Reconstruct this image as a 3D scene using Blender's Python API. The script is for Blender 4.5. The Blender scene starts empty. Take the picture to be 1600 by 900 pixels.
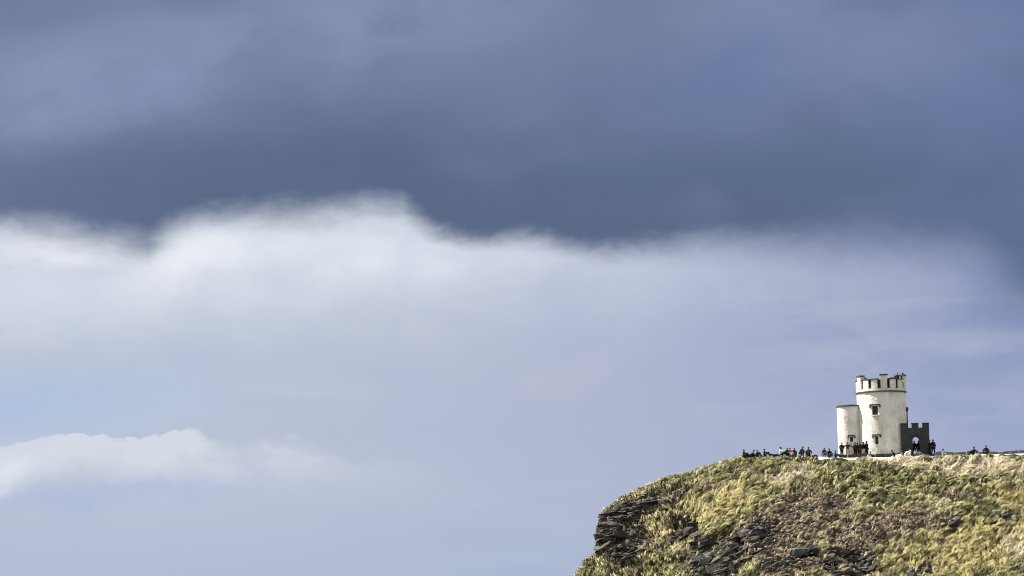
import bpy, bmesh, math, random
import numpy as np
from mathutils import Vector, Matrix

random.seed(7)
RNG = np.random.default_rng(11)
S = bpy.context.scene
COL = S.collection
rad = math.radians

# ------------------------------------------------------------------ camera
F = 5200.0                       # focal length in pixels of the 1600 px wide photograph
PITCH = math.atan(565.0 / F)
ROLL = rad(1.4)
cp, sp_, cr, sr = math.cos(PITCH), math.sin(PITCH), math.cos(ROLL), math.sin(ROLL)
FWD = np.array([0, cp, sp_])
UP0 = np.array([0, -sp_, cp])
R0 = np.array([1.0, 0, 0])
RIGHT = cr * R0 - sr * UP0
UP = cr * UP0 + sr * R0

cam_d = bpy.data.cameras.new("camera")
cam_d.sensor_width = 36.0
cam_d.lens = F / 1600.0 * 36.0
cam_d.clip_start = 0.5
cam_d.clip_end = 60000.0
cam = bpy.data.objects.new("camera", cam_d)
COL.objects.link(cam)
cam.matrix_world = Matrix(((RIGHT[0], UP[0], -FWD[0], 0), (RIGHT[1], UP[1], -FWD[1], 0),
                           (RIGHT[2], UP[2], -FWD[2], 0), (0, 0, 0, 1)))
S.camera = cam
S.cycles.filter_width = 1.0
S.render.resolution_x, S.render.resolution_y = 1024, 576


def ray(px, py):
    return FWD + RIGHT * ((px - 800.0) / F) + UP * ((450.0 - py) / F)


def at(px, py, Y):
    """point of the place at depth Y that the photograph shows at px, py"""
    d = ray(px, py)
    return d * (Y / d[1])


def proj(P):
    P = np.asarray(P, float)
    f = P @ FWD
    return 800.0 + F * (P @ RIGHT) / f, 450.0 - F * (P @ UP) / f


def azel(px, py):
    d = ray(px, py)
    return math.degrees(math.atan2(d[0], d[1])), math.degrees(math.atan2(d[2], math.hypot(d[0], d[1])))


def lin(r, g, b):
    f = lambda c: (c / 255.0 / 12.92) if c / 255.0 <= 0.04045 else ((c / 255.0 + 0.055) / 1.055) ** 2.4
    return (f(r), f(g), f(b))


# ------------------------------------------------------------------ exposure
S.view_settings.view_transform = 'Standard'
S.view_settings.look = 'None'
EXPO = 1.1
S.view_settings.exposure = EXPO
S.view_settings.gamma = 1.0
S.view_settings.use_curve_mapping = False

# ------------------------------------------------------------------ sun
SUN_EL, SUN_AZ = rad(48), rad(-78.0)        # azimuth from +Y, clockwise
sun_vec = Vector((math.sin(SUN_AZ) * math.cos(SUN_EL), math.cos(SUN_AZ) * math.cos(SUN_EL), math.sin(SUN_EL)))
sd = bpy.data.lights.new("sun", 'SUN')
sd.energy = 4.7
sd.angle = rad(0.5)
sd.color = (1.0, 0.945, 0.85)
so = bpy.data.objects.new("sun", sd)
COL.objects.link(so)
so.rotation_euler = sun_vec.to_track_quat('Z', 'Y').to_euler()

# ------------------------------------------------------------------ world: sky with a storm-cloud deck
W = bpy.data.worlds.new("World")
S.world = W
W.use_nodes = True
nt = W.node_tree
nt.nodes.clear()


def N(t, **kw):
    n = nt.nodes.new(t)
    for k, v in kw.items():
        setattr(n, k, v)
    return n


def setin(sock, v):
    if hasattr(v, 'is_output'):
        nt.links.new(v, sock)
    elif isinstance(v, (tuple, list)) and len(v) == 3 and sock.type == 'RGBA':
        sock.default_value = (*v, 1)
    else:
        sock.default_value = v


def M(op, a, b=None, c=None, clamp=False):
    n = N('ShaderNodeMath', operation=op, use_clamp=clamp)
    for i, v in enumerate((a, b, c)):
        if v is not None:
            setin(n.inputs[i], v)
    return n.outputs[0]


def MIX(f, a, b):
    n = N('ShaderNodeMix', data_type='RGBA')
    setin(n.inputs[0], f)
    setin(n.inputs[6], a)
    setin(n.inputs[7], b)
    return n.outputs[2]


def SS(x, lo, hi, a=0.0, b=1.0):
    n = N('ShaderNodeMapRange', interpolation_type='SMOOTHSTEP')
    setin(n.inputs[0], x)
    for i, v in zip((1, 2, 3, 4), (lo, hi, a, b)):
        setin(n.inputs[i], v)
    return n.outputs[0]


tc = N('ShaderNodeTexCoord')
sep = N('ShaderNodeSeparateXYZ')
nt.links.new(tc.outputs['Generated'], sep.inputs[0])
dx, dy, dz = sep.outputs
AZ = M('MULTIPLY', M('ARCTAN2', dx, dy), 180 / math.pi)
EL = M('MULTIPLY', M('ARCSINE', dz), 180 / math.pi)


def NOISE(sx, sz, scale, detail, rough, off=0.0, dist=0.0):
    mp = N('ShaderNodeMapping')
    nt.links.new(tc.outputs['Generated'], mp.inputs[0])
    mp.inputs['Scale'].default_value = (sx, sx, sz)
    mp.inputs['Location'].default_value = (off, off * 1.7, off * 0.6)
    n = N('ShaderNodeTexNoise')
    nt.links.new(mp.outputs[0], n.inputs['Vector'])
    n.inputs['Scale'].default_value = scale
    n.inputs['Detail'].default_value = detail
    n.inputs['Roughness'].default_value = rough
    n.inputs['Distortion'].default_value = dist
    return M('SUBTRACT', n.outputs['Fac'], 0.5)


def CURVE(x, pts, x0, x1, y0, y1):
    """piecewise curve over degrees: pts (x, y)"""
    n = N('ShaderNodeFloatCurve')
    c = n.mapping.curves[0]
    nx = [((p[0] - x0) / (x1 - x0), (p[1] - y0) / (y1 - y0)) for p in pts]
    c.points[0].location = nx[0]
    c.points[1].location = nx[-1]
    for p in nx[1:-1]:
        c.points.new(*p)
    n.mapping.update()
    f = M('DIVIDE', M('SUBTRACT', x, x0), x1 - x0, clamp=True)
    setin(n.inputs['Value'], f)
    return M('ADD', M('MULTIPLY', n.outputs[0], y1 - y0), y0)


def BLOB(px, py, sx, sy, tilt=0.0, warp=None):
    """soft patch of sky round a bearing; sizes in hundredths of the photograph's pixels"""
    a0, e0 = azel(px, py)
    k = math.degrees(1 / F)
    a = M('DIVIDE', M('SUBTRACT', AZ, a0), k)
    e = M('DIVIDE', M('SUBTRACT', EL, e0), k)
    if warp is not None:
        e = M('ADD', e, warp)
    c_, s_ = math.cos(rad(tilt)), math.sin(rad(tilt))
    u = M('ADD', M('MULTIPLY', a, c_ / sx), M('MULTIPLY', e, s_ / sx))
    v = M('SUBTRACT', M('MULTIPLY', e, c_ / sy), M('MULTIPLY', a, s_ / sy))
    r2 = M('ADD', M('MULTIPLY', u, u), M('MULTIPLY', v, v))
    return M('EXPONENT', M('MULTIPLY', r2, -1.0))


sky = N('ShaderNodeTexSky', sky_type='NISHITA')
sky.sun_disc = False
sky.sun_elevation = SUN_EL
sky.sun_rotation = SUN_AZ
sky.air_density = 1.0
sky.dust_density = 1.5
skyc = N('ShaderNodeVectorMath', operation='SCALE')
nt.links.new(sky.outputs[0], skyc.inputs[0])
skyc.inputs['Scale'].default_value = 0.10

nBig = NOISE(1, 2.6, 7.0, 4, 0.5, 3.1, 0.3)
nMid = NOISE(1, 2.0, 26.0, 6, 0.55, 7.7, 0.4)
nFine = NOISE(1, 1.5, 80.0, 6, 0.6, 1.3, 0.3)
nWisp = NOISE(1, 1.8, 190.0, 7, 0.62, 2.9, 0.6)


def PUFF(scale, off):
    mp = N('ShaderNodeMapping')
    nt.links.new(tc.outputs['Generated'], mp.inputs[0])
    mp.inputs['Location'].default_value = (off, off, off)
    mp.inputs['Scale'].default_value = (1, 1, 1.25)
    n = N('ShaderNodeTexVoronoi', feature='SMOOTH_F1')
    n.inputs['Scale'].default_value = scale
    n.inputs['Smoothness'].default_value = 0.35
    n.inputs['Detail'].default_value = 0.0
    nt.links.new(mp.outputs[0], n.inputs['Vector'])
    return M('SUBTRACT', 0.45, n.outputs['Distance'])


nPuff = PUFF(44.0, 2.9)
nPuff2 = PUFF(150.0, 5.2)

k = math.degrees(1 / F)
# lower edge of the dark deck
edge_px = [(0, 347), (100, 358), (180, 364), (205, 372), (222, 378), (244, 362), (290, 345), (380, 328), (480, 326), (560, 318), (605, 310), (660, 335),
           (740, 364), (840, 368), (960, 384), (1040, 372), (1150, 372), (1300, 374), (1420, 380), (1510, 384), (1550, 396), (1600, 425)]
edge = [azel(*p) for p in edge_px]
edge = [(-40, 7.2), (-20, 7.5)] + edge + [(10.5, 5.9), (14, 6.2), (20, 6.6), (40, 7.0)]
E = CURVE(AZ, edge, -40, 40, 4, 10)
rel = M('SUBTRACT', EL, E)
rel = M('ADD', rel, M('MULTIPLY', nMid, 0.50))
rel = M('ADD', rel, M('MULTIPLY', nFine, 0.30))
rel = M('ADD', rel, M('MULTIPLY', nWisp, 0.17))
rel = M('SUBTRACT', rel, M('MULTIPLY', M('MULTIPLY', nPuff, SS(AZ, 4.0, -2.0)), 0.16))
rel = M('ADD', rel, 0.10)
soft = M('ADD', SS(AZ, -2.0, 7.0, 0.20, 0.40), M('MULTIPLY', SS(nBig, -0.15, 0.15), 0.22))
deck = M('DIVIDE', M('ADD', rel, soft), M('MULTIPLY', soft, 2.0), clamp=True)
deck = SS(deck, 0.0, 1.0)

# colours below the deck
leftness = SS(AZ, -7.0, 5.5, 1.0, 0.0)
base = MIX(leftness, lin(172, 180, 207), lin(186, 195, 213))
base = MIX(SS(AZ, 2.0, 8.5, 0.0, 0.75), base, lin(156, 168, 200))
base = MIX(M('MULTIPLY', BLOB(1560, 450, 330, 150, 0), 0.85), base, lin(132, 146, 187))
# greyish-violet veils
base = MIX(M('MULTIPLY', SS(M('ADD', nBig, M('MULTIPLY', nMid, 0.7)), 0.0, 0.24), 0.30), base, lin(193, 195, 209))
base = MIX(M('MULTIPLY', SS(M('ADD', nBig, M('MULTIPLY', nMid, 0.5)), -0.02, -0.26), 0.35), base, lin(168, 183, 210))
nStr = NOISE(1, 7.0, 9.0, 5, 0.55, 4.4, 0.2)
base = MIX(M('MULTIPLY', SS(nStr, 0.0, 0.22), 0.22), base, lin(206, 209, 222))
# bright cloud below the deck on the left
warpB = M('MULTIPLY', nMid, 60.0)
bright = M('MAXIMUM', BLOB(330, 375, 520, 62, 0, warpB), M('MULTIPLY', BLOB(600, 390, 340, 95, 0, warpB), 0.85))
bright = M('MAXIMUM', bright, M('MULTIPLY', BLOB(200, 450, 700, 75, 0, warpB), 0.62))
bright = M('MAXIMUM', bright, M('MULTIPLY', BLOB(950, 420, 300, 85, 0, warpB), 0.32))
bright = M('MULTIPLY', bright, M('ADD', M('ADD', 0.95, M('MULTIPLY', nFine, 0.8)), M('MULTIPLY', nPuff, 0.5)), clamp=True)
base = MIX(bright, base, lin(224, 230, 240))
puff = M('MAXIMUM', BLOB(290, 405, 90, 34, 20, M('MULTIPLY', nFine, 60.0)), M('MULTIPLY', BLOB(105, 392, 85, 26, 0, M('MULTIPLY', nFine, 60.0)), 0.9))
base = MIX(M('MULTIPLY', puff, 0.8), base, lin(236, 239, 246))
# clear blue gap on the left: the sky texture itself shows through a thin veil
gap = M('MULTIPLY', BLOB(20, 640, 280, 58, 4, warpB), 0.66)
blue = MIX(0.75, skyc.outputs[0], lin(170, 196, 238))
base = MIX(gap, base, blue)
# low cumulus on the left
top_px = [(-40, 702), (0, 699), (30, 697), (40, 690), (75, 683), (130, 681), (190, 684), (207, 690), (235, 691), (262, 692), (276, 684),
          (298, 681), (320, 687), (345, 691), (372, 685), (420, 683), (445, 692), (520, 702), (620, 715), (760, 730)]
top = [azel(*p) for p in top_px]
top = [(-40, 3.6), (-20, 3.2)] + top + [(4, 2.7), (40, 2.2)]
T = CURVE(AZ, top, -40, 40, 0, 6)
relc = M('ADD', M('SUBTRACT', T, EL), 0.07)                       # positive below the cloud top
relc = M('ADD', M('ADD', relc, M('MULTIPLY', nPuff, 0.42)), M('MULTIPLY', M('MULTIPLY', nPuff2, M('ADD', 0.5, M('MULTIPLY', nMid, 2.0), clamp=True)), 0.30))
relc = M('ADD', relc, M('MULTIPLY', nWisp, 0.22))
body = M('MULTIPLY', SS(relc, SS(AZ, -6.5, -3.0, 0.0, -0.12), SS(AZ, -6.5, -3.0, 0.055, 0.22)), SS(M('ADD', relc, M('MULTIPLY', nMid, 0.9)), 1.15, 0.25))
body = M('MULTIPLY', body, SS(AZ, -0.6, -5.6))
body = M('MULTIPLY', body, M('ADD', M('ADD', 0.86, M('MULTIPLY', nMid, 0.9)), M('ADD', M('MULTIPLY', nPuff, 1.2), M('MULTIPLY', nWisp, 0.9))), clamp=True)
base = MIX(M('MULTIPLY', body, 0.85), base, lin(217, 222, 232))
body2 = M('MULTIPLY', BLOB(10, 742, 60, 26, 30, M('MULTIPLY', nFine, 50.0)), 0.55)
base = MIX(body2, base, lin(232, 237, 246))
shade = M('MULTIPLY', BLOB(130, 775, 260, 20, 3, M('MULTIPLY', nFine, 70.0)), 0.75)
base = MIX(shade, base, lin(176, 188, 220))
veil = M('MULTIPLY', BLOB(330, 810, 420, 30, 8, warpB), 0.35)
base = MIX(veil, base, lin(188, 193, 216))
base = MIX(SS(EL, 2.9, 1.2, 0, 0.55), base, lin(170, 184, 213))

# colours of the deck
dark = MIX(SS(rel, 0.1, 2.3), lin(90, 105, 133), lin(106, 121, 155))
light = M('MAXIMUM', M('MULTIPLY', BLOB(120, 125, 520, 105, 12, warpB), 1.0), M('MULTIPLY', BLOB(560, 30, 420, 90, 8, warpB), 0.8))
light = M('MAXIMUM', light, M('MULTIPLY', BLOB(1330, 45, 330, 95, -6, warpB), 0.7))
light = M('MAXIMUM', light, M('MULTIPLY', SS(EL, 11.5, 15.0), 0.55))
light = M('MULTIPLY', light, M('ADD', 0.95, M('MULTIPLY', nMid, 1.3)), clamp=True)
dk = MIX(light, dark, lin(140, 151, 186))
dk = MIX(M('MULTIPLY', SS(nBig, 0.02, 0.25), 0.30), dk, lin(120, 134, 170))
dk = MIX(M('MULTIPLY', SS(M('ADD', nMid, nBig), 0.0, -0.4), 0.25), dk, lin(88, 103, 132))
dk = MIX(M('MULTIPLY', BLOB(60, 25, 130, 26, 10, warpB), 0.5), dk, lin(108, 123, 155))
dk = MIX(M('MULTIPLY', BLOB(1160, 110, 130, 60, 20, warpB), 0.55), dk, lin(100, 118, 162))
dk = MIX(M('MULTIPLY', SS(AZ, 3.0, 9.0), 0.35), dk, lin(88, 108, 156))
dk = MIX(M('MULTIPLY', M('ADD', BLOB(420, 255, 430, 48, 0, warpB), BLOB(1150, 290, 500, 60, 0, warpB), clamp=True), 0.55), dk, lin(87, 103, 134))
nSoft = NOISE(1, 1.6, 22.0, 1.5, 0.4, 9.3, 0.2)
dk = MIX(M('MULTIPLY', SS(nSoft, 0.0, 0.25), 0.35), dk, lin(122, 136, 170))
dk = MIX(M('MULTIPLY', SS(nSoft, -0.02, -0.25), 0.30), dk, lin(90, 105, 134))
cloud = MIX(deck, base, dk)
cloud = MIX(M('MULTIPLY', BLOB(1625, 425, 75, 70, 0, warpB), 0.75), cloud, lin(92, 110, 146))

# towards the sunny side behind the camera the deck breaks up into bright cloud and blue
away = SS(dy, 0.80, 0.10)
brk = SS(M('ADD', nBig, M('MULTIPLY', nMid, 0.4)), -0.10, 0.20)
sunny = MIX(brk, lin(215, 216, 218), lin(250, 246, 238))
sunny = MIX(M('MULTIPLY', SS(nBig, 0.0, -0.22), 0.7), sunny, skyc.outputs[0])
final = MIX(away, cloud, sunny)
bg = N('ShaderNodeBackground')
nt.links.new(final, bg.inputs[0])
bg.inputs[1].default_value = 2 ** -EXPO
wo = N('ShaderNodeOutputWorld')
nt.links.new(bg.outputs[0], wo.inputs[0])
W.cycles.sampling_method = 'AUTOMATIC'


# ------------------------------------------------------------------ helpers: materials
def new_mat(name):
    m = bpy.data.materials.new(name)
    m.use_nodes = True
    t = m.node_tree
    return m, t, t.nodes['Principled BSDF']


def mat(name, col, rough=0.85, var=0.25, scale=3.0, bump=0.0, bscale=20.0, col2=None, metal=0.0, detail=5):
    """noise-mottled material: col -> col2 (default a darker tone of col)"""
    m, t, b = new_mat(name)
    col2 = col2 or tuple(c * (1 - var) for c in col)
    tcn = t.nodes.new('ShaderNodeTexCoord')
    n = t.nodes.new('ShaderNodeTexNoise')
    n.inputs['Scale'].default_value = scale
    n.inputs['Detail'].default_value = detail
    n.inputs['Roughness'].default_value = 0.62
    t.links.new(tcn.outputs['Object'], n.inputs['Vector'])
    r = t.nodes.new('ShaderNodeValToRGB')
    r.color_ramp.elements[0].position = 0.34
    r.color_ramp.elements[0].color = (*col2, 1)
    r.color_ramp.elements[1].position = 0.66
    r.color_ramp.elements[1].color = (*col, 1)
    t.links.new(n.outputs['Fac'], r.inputs[0])
    t.links.new(r.outputs[0], b.inputs['Base Color'])
    b.inputs['Roughness'].default_value = rough
    b.inputs['Metallic'].default_value = metal
    b.inputs['Specular IOR Level'].default_value = 0.3
    if bump:
        n2 = t.nodes.new('ShaderNodeTexNoise')
        n2.inputs['Scale'].default_value = bscale
        n2.inputs['Detail'].default_value = 4
        t.links.new(tcn.outputs['Object'], n2.inputs['Vector'])
        bp = t.nodes.new('ShaderNodeBump')
        bp.inputs['Strength'].default_value = 1.0
        bp.inputs['Distance'].default_value = bump
        t.links.new(n2.outputs['Fac'], bp.inputs['Height'])
        t.links.new(bp.outputs[0], b.inputs['Normal'])
    return m


MATS = {}


def flat(name, col, rough=0.8, var=0.2, scale=9.0):
    key = (name, col)
    if key not in MATS:
        MATS[key] = mat(name, col, rough, var, scale)
    return MATS[key]


def render_wall_mat():
    """rough lime-washed render: pale cream, rain streaks, damp blotches"""
    m, t, b = new_mat("limewashed_render")
    L = t.links.new
    tcn = t.nodes.new('ShaderNodeTexCoord')

    def noise(scale, mapscale, detail=5, rough=0.6):
        mp = t.nodes.new('ShaderNodeMapping')
        mp.inputs['Scale'].default_value = mapscale
        L(tcn.outputs['Object'], mp.inputs[0])
        n = t.nodes.new('ShaderNodeTexNoise')
        n.inputs['Scale'].default_value = scale
        n.inputs['Detail'].default_value = detail
        n.inputs['Roughness'].default_value = rough
        L(mp.outputs[0], n.inputs['Vector'])
        return n.outputs['Fac']

    def ramp(f, p0, c0, p1, c1):
        r = t.nodes.new('ShaderNodeValToRGB')
        r.color_ramp.elements[0].position, r.color_ramp.elements[1].position = p0, p1
        r.color_ramp.elements[0].color, r.color_ramp.elements[1].color = (*c0, 1), (*c1, 1)
        L(f, r.inputs[0])
        return r.outputs[0]

    blot = ramp(noise(0.9, (1, 1, 0.7)), 0.30, (0.66, 0.62, 0.55), 0.55, (0.88, 0.85, 0.785))
    streak = ramp(noise(2.6, (1, 1, 0.10), 4), 0.38, (0.86, 0.84, 0.80), 0.6, (1, 1, 1))
    grime = ramp(noise(6.0, (1, 1, 1), 6), 0.28, (0.82, 0.80, 0.77), 0.5, (1, 1, 1))
    mu = t.nodes.new('ShaderNodeMix')
    mu.data_type, mu.blend_type = 'RGBA', 'MULTIPLY'
    mu.inputs[0].default_value = 0.75
    L(blot, mu.inputs[6])
    L(streak, mu.inputs[7])
    mu2 = t.nodes.new('ShaderNodeMix')
    mu2.data_type, mu2.blend_type = 'RGBA', 'MULTIPLY'
    mu2.inputs[0].default_value = 0.7
    L(mu.outputs[2], mu2.inputs[6])
    L(grime, mu2.inputs[7])
    L(mu2.outputs[2], b.inputs['Base Color'])
    b.inputs['Roughness'].default_value = 0.95
    b.inputs['Specular IOR Level'].default_value = 0.15
    add = t.nodes.new('ShaderNodeMath')
    add.operation = 'ADD'
    L(noise(2.2, (1, 1, 1), 5), add.inputs[0])
    mul = t.nodes.new('ShaderNodeMath')
    mul.operation = 'MULTIPLY'
    mul.inputs[1].default_value = 0.25
    L(noise(11, (1, 1, 1), 3), mul.inputs[0])
    L(mul.outputs[0], add.inputs[1])
    bp = t.nodes.new('ShaderNodeBump')
    bp.inputs['Strength'].default_value = 1.0
    bp.inputs['Distance'].default_value = 0.09
    L(add.outputs[0], bp.inputs['Height'])
    L(bp.outputs[0], b.inputs['Normal'])
    return m


def masonry_mat(name, c0, c1, mortar, bw=0.55, bh=0.22):
    m, t, b = new_mat(name)
    L = t.links.new
    tcn = t.nodes.new('ShaderNodeTexCoord')
    sp = t.nodes.new('ShaderNodeSeparateXYZ')
    L(tcn.outputs['Object'], sp.inputs[0])
    ad = t.nodes.new('ShaderNodeMath')
    L(sp.outputs[0], ad.inputs[0])
    L(sp.outputs[1], ad.inputs[1])
    cb = t.nodes.new('ShaderNodeCombineXYZ')
    L(ad.outputs[0], cb.inputs[0])
    L(sp.outputs[2], cb.inputs[1])
    br = t.nodes.new('ShaderNodeTexBrick')
    br.inputs['Color1'].default_value = (*c0, 1)
    br.inputs['Color2'].default_value = (*c1, 1)
    br.inputs['Mortar'].default_value = (*mortar, 1)
    br.inputs['Scale'].default_value = 1.0
    br.inputs['Mortar Size'].default_value = 0.02
    br.inputs['Brick Width'].default_value = bw
    br.inputs['Row Height'].default_value = bh
    L(cb.outputs[0], br.inputs['Vector'])
    n = t.nodes.new('ShaderNodeTexNoise')
    n.inputs['Scale'].default_value = 1.6
    n.inputs['Detail'].default_value = 6
    L(tcn.outputs['Object'], n.inputs['Vector'])
    mx = t.nodes.new('ShaderNodeMix')
    mx.data_type = 'RGBA'
    L(n.outputs['Fac'], mx.inputs[0])
    L(br.outputs[0], mx.inputs[6])
    mx.inputs[7].default_value = (*c1, 1)
    L(mx.outputs[2], b.inputs['Base Color'])
    b.inputs['Roughness'].default_value = 0.95
    b.inputs['Specular IOR Level'].default_value = 0.2
    bp = t.nodes.new('ShaderNodeBump')
    bp.inputs['Distance'].default_value = 0.04
    L(br.outputs['Fac'], bp.inputs['Height'])
    bp.invert = True
    L(bp.outputs[0], b.inputs['Normal'])
    return m


M_RENDER = render_wall_mat()
M_DARKSTONE = masonry_mat("dark_rubble_stone", (0.088, 0.086, 0.089), (0.046, 0.046, 0.050), (0.12, 0.116, 0.11))
M_COPING = mat("weathered_coping_stone", (0.10, 0.095, 0.09), 0.9, 0.5, 4.0, 0.03, 14)
M_LOOP_SHADE = mat("recess_shade", (0.045, 0.04, 0.036), 0.95, 0.5, 5.0)  # near-black tone paints the shade inside the parapet slits
M_GLASS = mat("dark_window_glass", (0.02, 0.022, 0.026), 0.12, 0.3, 2.0)
M_FRAME = mat("painted_window_frame", (0.10, 0.09, 0.08), 0.6, 0.2, 8.0)
M_IRON = mat("cast_iron", (0.035, 0.034, 0.034), 0.5, 0.3, 12.0)
M_DECK = mat("lead_roof", (0.16, 0.16, 0.17), 0.7, 0.3, 3.0)
M_FLAG = mat("liscannor_flagstone", (0.075, 0.070, 0.066), 0.85, 0.5, 3.5, 0.03, 12)
M_FLAG2 = mat("pale_flagstone", (0.30, 0.30, 0.31), 0.85, 0.4, 3.5, 0.03, 12)
M_PAVE = mat("terrace_gravel", (0.42, 0.40, 0.36), 0.95, 0.3, 6.0, 0.02, 30)
M_HALO_STRIP = mat("pale_halo_strip", (0.84, 0.80, 0.72), 0.95, 0.22, 2.4, 0.05, 9)  # near-white colour for the bright halo line at the rim


# ------------------------------------------------------------------ helpers: objects
def tag(o, label=None, cat=None, group=None, kind=None):
    if label:
        o['label'] = label
    if cat:
        o['category'] = cat
    if group:
        o['group'] = group
    if kind:
        o['kind'] = kind
    return o


def empty(name, loc=(0, 0, 0), rz=0.0):
    o = bpy.data.objects.new(name, None)
    o.empty_display_size = 0.2
    COL.objects.link(o)
    o.location = loc
    o.rotation_euler = (0, 0, rz)
    return o


def link(name, me, m=None, parent=None, loc=(0, 0, 0), rot=(0, 0, 0)):
    o = bpy.data.objects.new(name, me)
    if m is not None and not me.materials:
        me.materials.append(m)
    COL.objects.link(o)
    o.location = loc
    o.rotation_euler = rot
    if parent is not None:
        o.parent = parent
    return o


def obj(name, bm, m, parent=None, loc=(0, 0, 0), rot=(0, 0, 0), smooth=False):
    me = bpy.data.meshes.new(name)
    bmesh.ops.recalc_face_normals(bm, faces=bm.faces)
    bm.to_mesh(me)
    bm.free()
    if smooth:
        me.polygons.foreach_set('use_smooth', np.ones(len(me.polygons), bool))
    return link(name, me, m, parent, loc, rot)


def add_box(bm, c, s, rz=0.0):
    mtx = Matrix.Translation(c) @ Matrix.Rotation(rz, 4, 'Z') @ Matrix.Diagonal((s[0], s[1], s[2], 1))
    return bmesh.ops.create_cube(bm, size=1.0, matrix=mtx)['verts']


def bev(bm, w=0.02):
    bmesh.ops.bevel(bm, geom=bm.edges[:], offset=w, segments=1, affect='EDGES')
    return bm


def add_tube(bm, p, q, r, n=8):
    p, q = Vector(p), Vector(q)
    d = q - p
    mtx = Matrix.Translation((p + q) / 2) @ d.to_track_quat('Z', 'Y').to_matrix().to_4x4()
    bmesh.ops.create_cone(bm, cap_ends=True, segments=n, radius1=r, radius2=r, depth=d.length, matrix=mtx)


def arc_block(bm, r0, r1, a0, a1, z0, z1, n=4):
    """block following a circle; angles from the side that faces the camera (-Y), positive to +X"""
    P = lambda r, a, z: bm.verts.new((r * math.sin(a), -r * math.cos(a), z))
    cols = []
    for i in range(n + 1):
        a = a0 + (a1 - a0) * i / n
        cols.append((P(r0, a, z0), P(r1, a, z0), P(r1, a, z1), P(r0, a, z1)))
    full = abs((a1 - a0) - 2 * math.pi) < 1e-6
    for i in range(n):
        A, B = cols[i], cols[i + 1]
        for j in range(4):
            bm.faces.new((A[j], B[j], B[(j + 1) % 4], A[(j + 1) % 4]))
    if not full:
        bm.faces.new(cols[0])
        bm.faces.new(cols[-1][::-1])
    else:
        bmesh.ops.remove_doubles(bm, verts=bm.verts[:], dist=1e-5)
    return bm


# ------------------------------------------------------------------ value noise
def _hash(i, j, k_, seed):
    h = (i.astype(np.int64) * 374761393 + j.astype(np.int64) * 668265263 + k_.astype(np.int64) * 2147483647 + seed * 974634541) & 0x7fffffff
    h = ((h ^ (h >> 13)) * 1274126177) & 0x7fffffff
    h = h ^ (h >> 16)
    return (h & 0xffff) / 65535.0


def vnoise(p, seed=0):
    f = np.floor(p)
    t = p - f
    t = t * t * (3 - 2 * t)
    i, j, k_ = f[..., 0], f[..., 1], f[..., 2]
    out = 0
    for a in (0, 1):
        for b in (0, 1):
            for c in (0, 1):
                w = (t[..., 0] if a else 1 - t[..., 0]) * (t[..., 1] if b else 1 - t[..., 1]) * (t[..., 2] if c else 1 - t[..., 2])
                out = out + w * _hash(i + a, j + b, k_ + c, seed)
    return out - 0.5


def fbm(p, oct=4, seed=0, gain=0.5):
    s, a = 0, 1.0
    for o in range(oct):
        s = s + a * vnoise(p * 2 ** o + 17.3 * o, seed + o)
        a *= gain
    return s


def sstep(x, a, b):
    t = np.clip((x - a) / (b - a), 0, 1)
    return t * t * (3 - 2 * t)


# ------------------------------------------------------------------ the headland
sil = [(872, 930), (884, 915), (898, 900), (908, 887), (915, 875), (935, 862), (938, 848), (939, 842), (935, 835), (932, 829), (934, 824),
       (939, 818), (936, 810), (937, 805), (944, 797), (956, 789), (969, 779), (989, 768), (1011, 758), (1043, 746), (1081, 739.5), (1099, 732.5),
       (1128, 725), (1142, 719.5), (1160, 715), (1176, 714), (1196, 713.8), (1230, 713.4), (1268, 713.2), (1284, 715.2), (1320, 716), (1345, 715.6),
       (1390, 714.6), (1457, 713), (1520, 711.5), (1600, 709.6), (1700, 707), (1850, 704)]


def ridge_y(px):
    return 396.4 - 5.0 * (1 - min(1.0, max(0.0, (px - 890) / 260.0))) ** 1.5


prof = [at(x, y, ridge_y(x)) for x, y in sil]
right_end = prof[-1]
pre = [prof[0] + np.array([-75, 0, -195.0]), prof[0] + np.array([-60, 0, -150.0]), prof[0] + np.array([-22, 0, -48.0]), prof[0] + np.array([-4, 0, -9.0])]
post = [right_end + np.array([20, 0, 0.3]), right_end + np.array([80, 0, 2.0]), right_end + np.array([260, 0, 6.0])]


def resample(pts, ds):
    out = [pts[0]]
    for a, b in zip(pts[:-1], pts[1:]):
        n = max(1, int(round(np.linalg.norm(b - a) / ds)))
        for i in range(1, n + 1):
            out.append(a + (b - a) * i / n)
    return out


curve = np.array(resample(pre, 6.0)[:-1] + resample([pre[-1], prof[0]], 0.6)[:-1] + resample(prof, 0.13)[:-1] + resample([right_end] + post, 6.0))
# light smoothing of the polyline
for _ in range(2):
    curve[1:-1] = 0.25 * curve[:-2] + 0.5 * curve[1:-1] + 0.25 * curve[2:]
d_front = np.concatenate([np.arange(0, 3, 0.11), np.arange(3, 27, 0.15), np.arange(27, 60, 3.0)])
d_back = -np.array([0.2, 0.5, 1, 2, 4, 7, 12, 20, 35, 60, 80])[::-1]
D = np.concatenate([d_back, d_front, [64, 70]])
NS, ND = len(curve), len(D)
cpx, _ = proj(curve)
kk = 1.75 + (0.84 - 1.75) * sstep(cpx, 945, 1110)
rr = 0.9 + 0.5 * sstep(cpx, 1250, 1400)


def front_drop(d, k_, r_):
    dd = np.maximum(d, 0)
    return k_ * (dd - r_ * (1 - np.exp(-dd / r_)))


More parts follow.
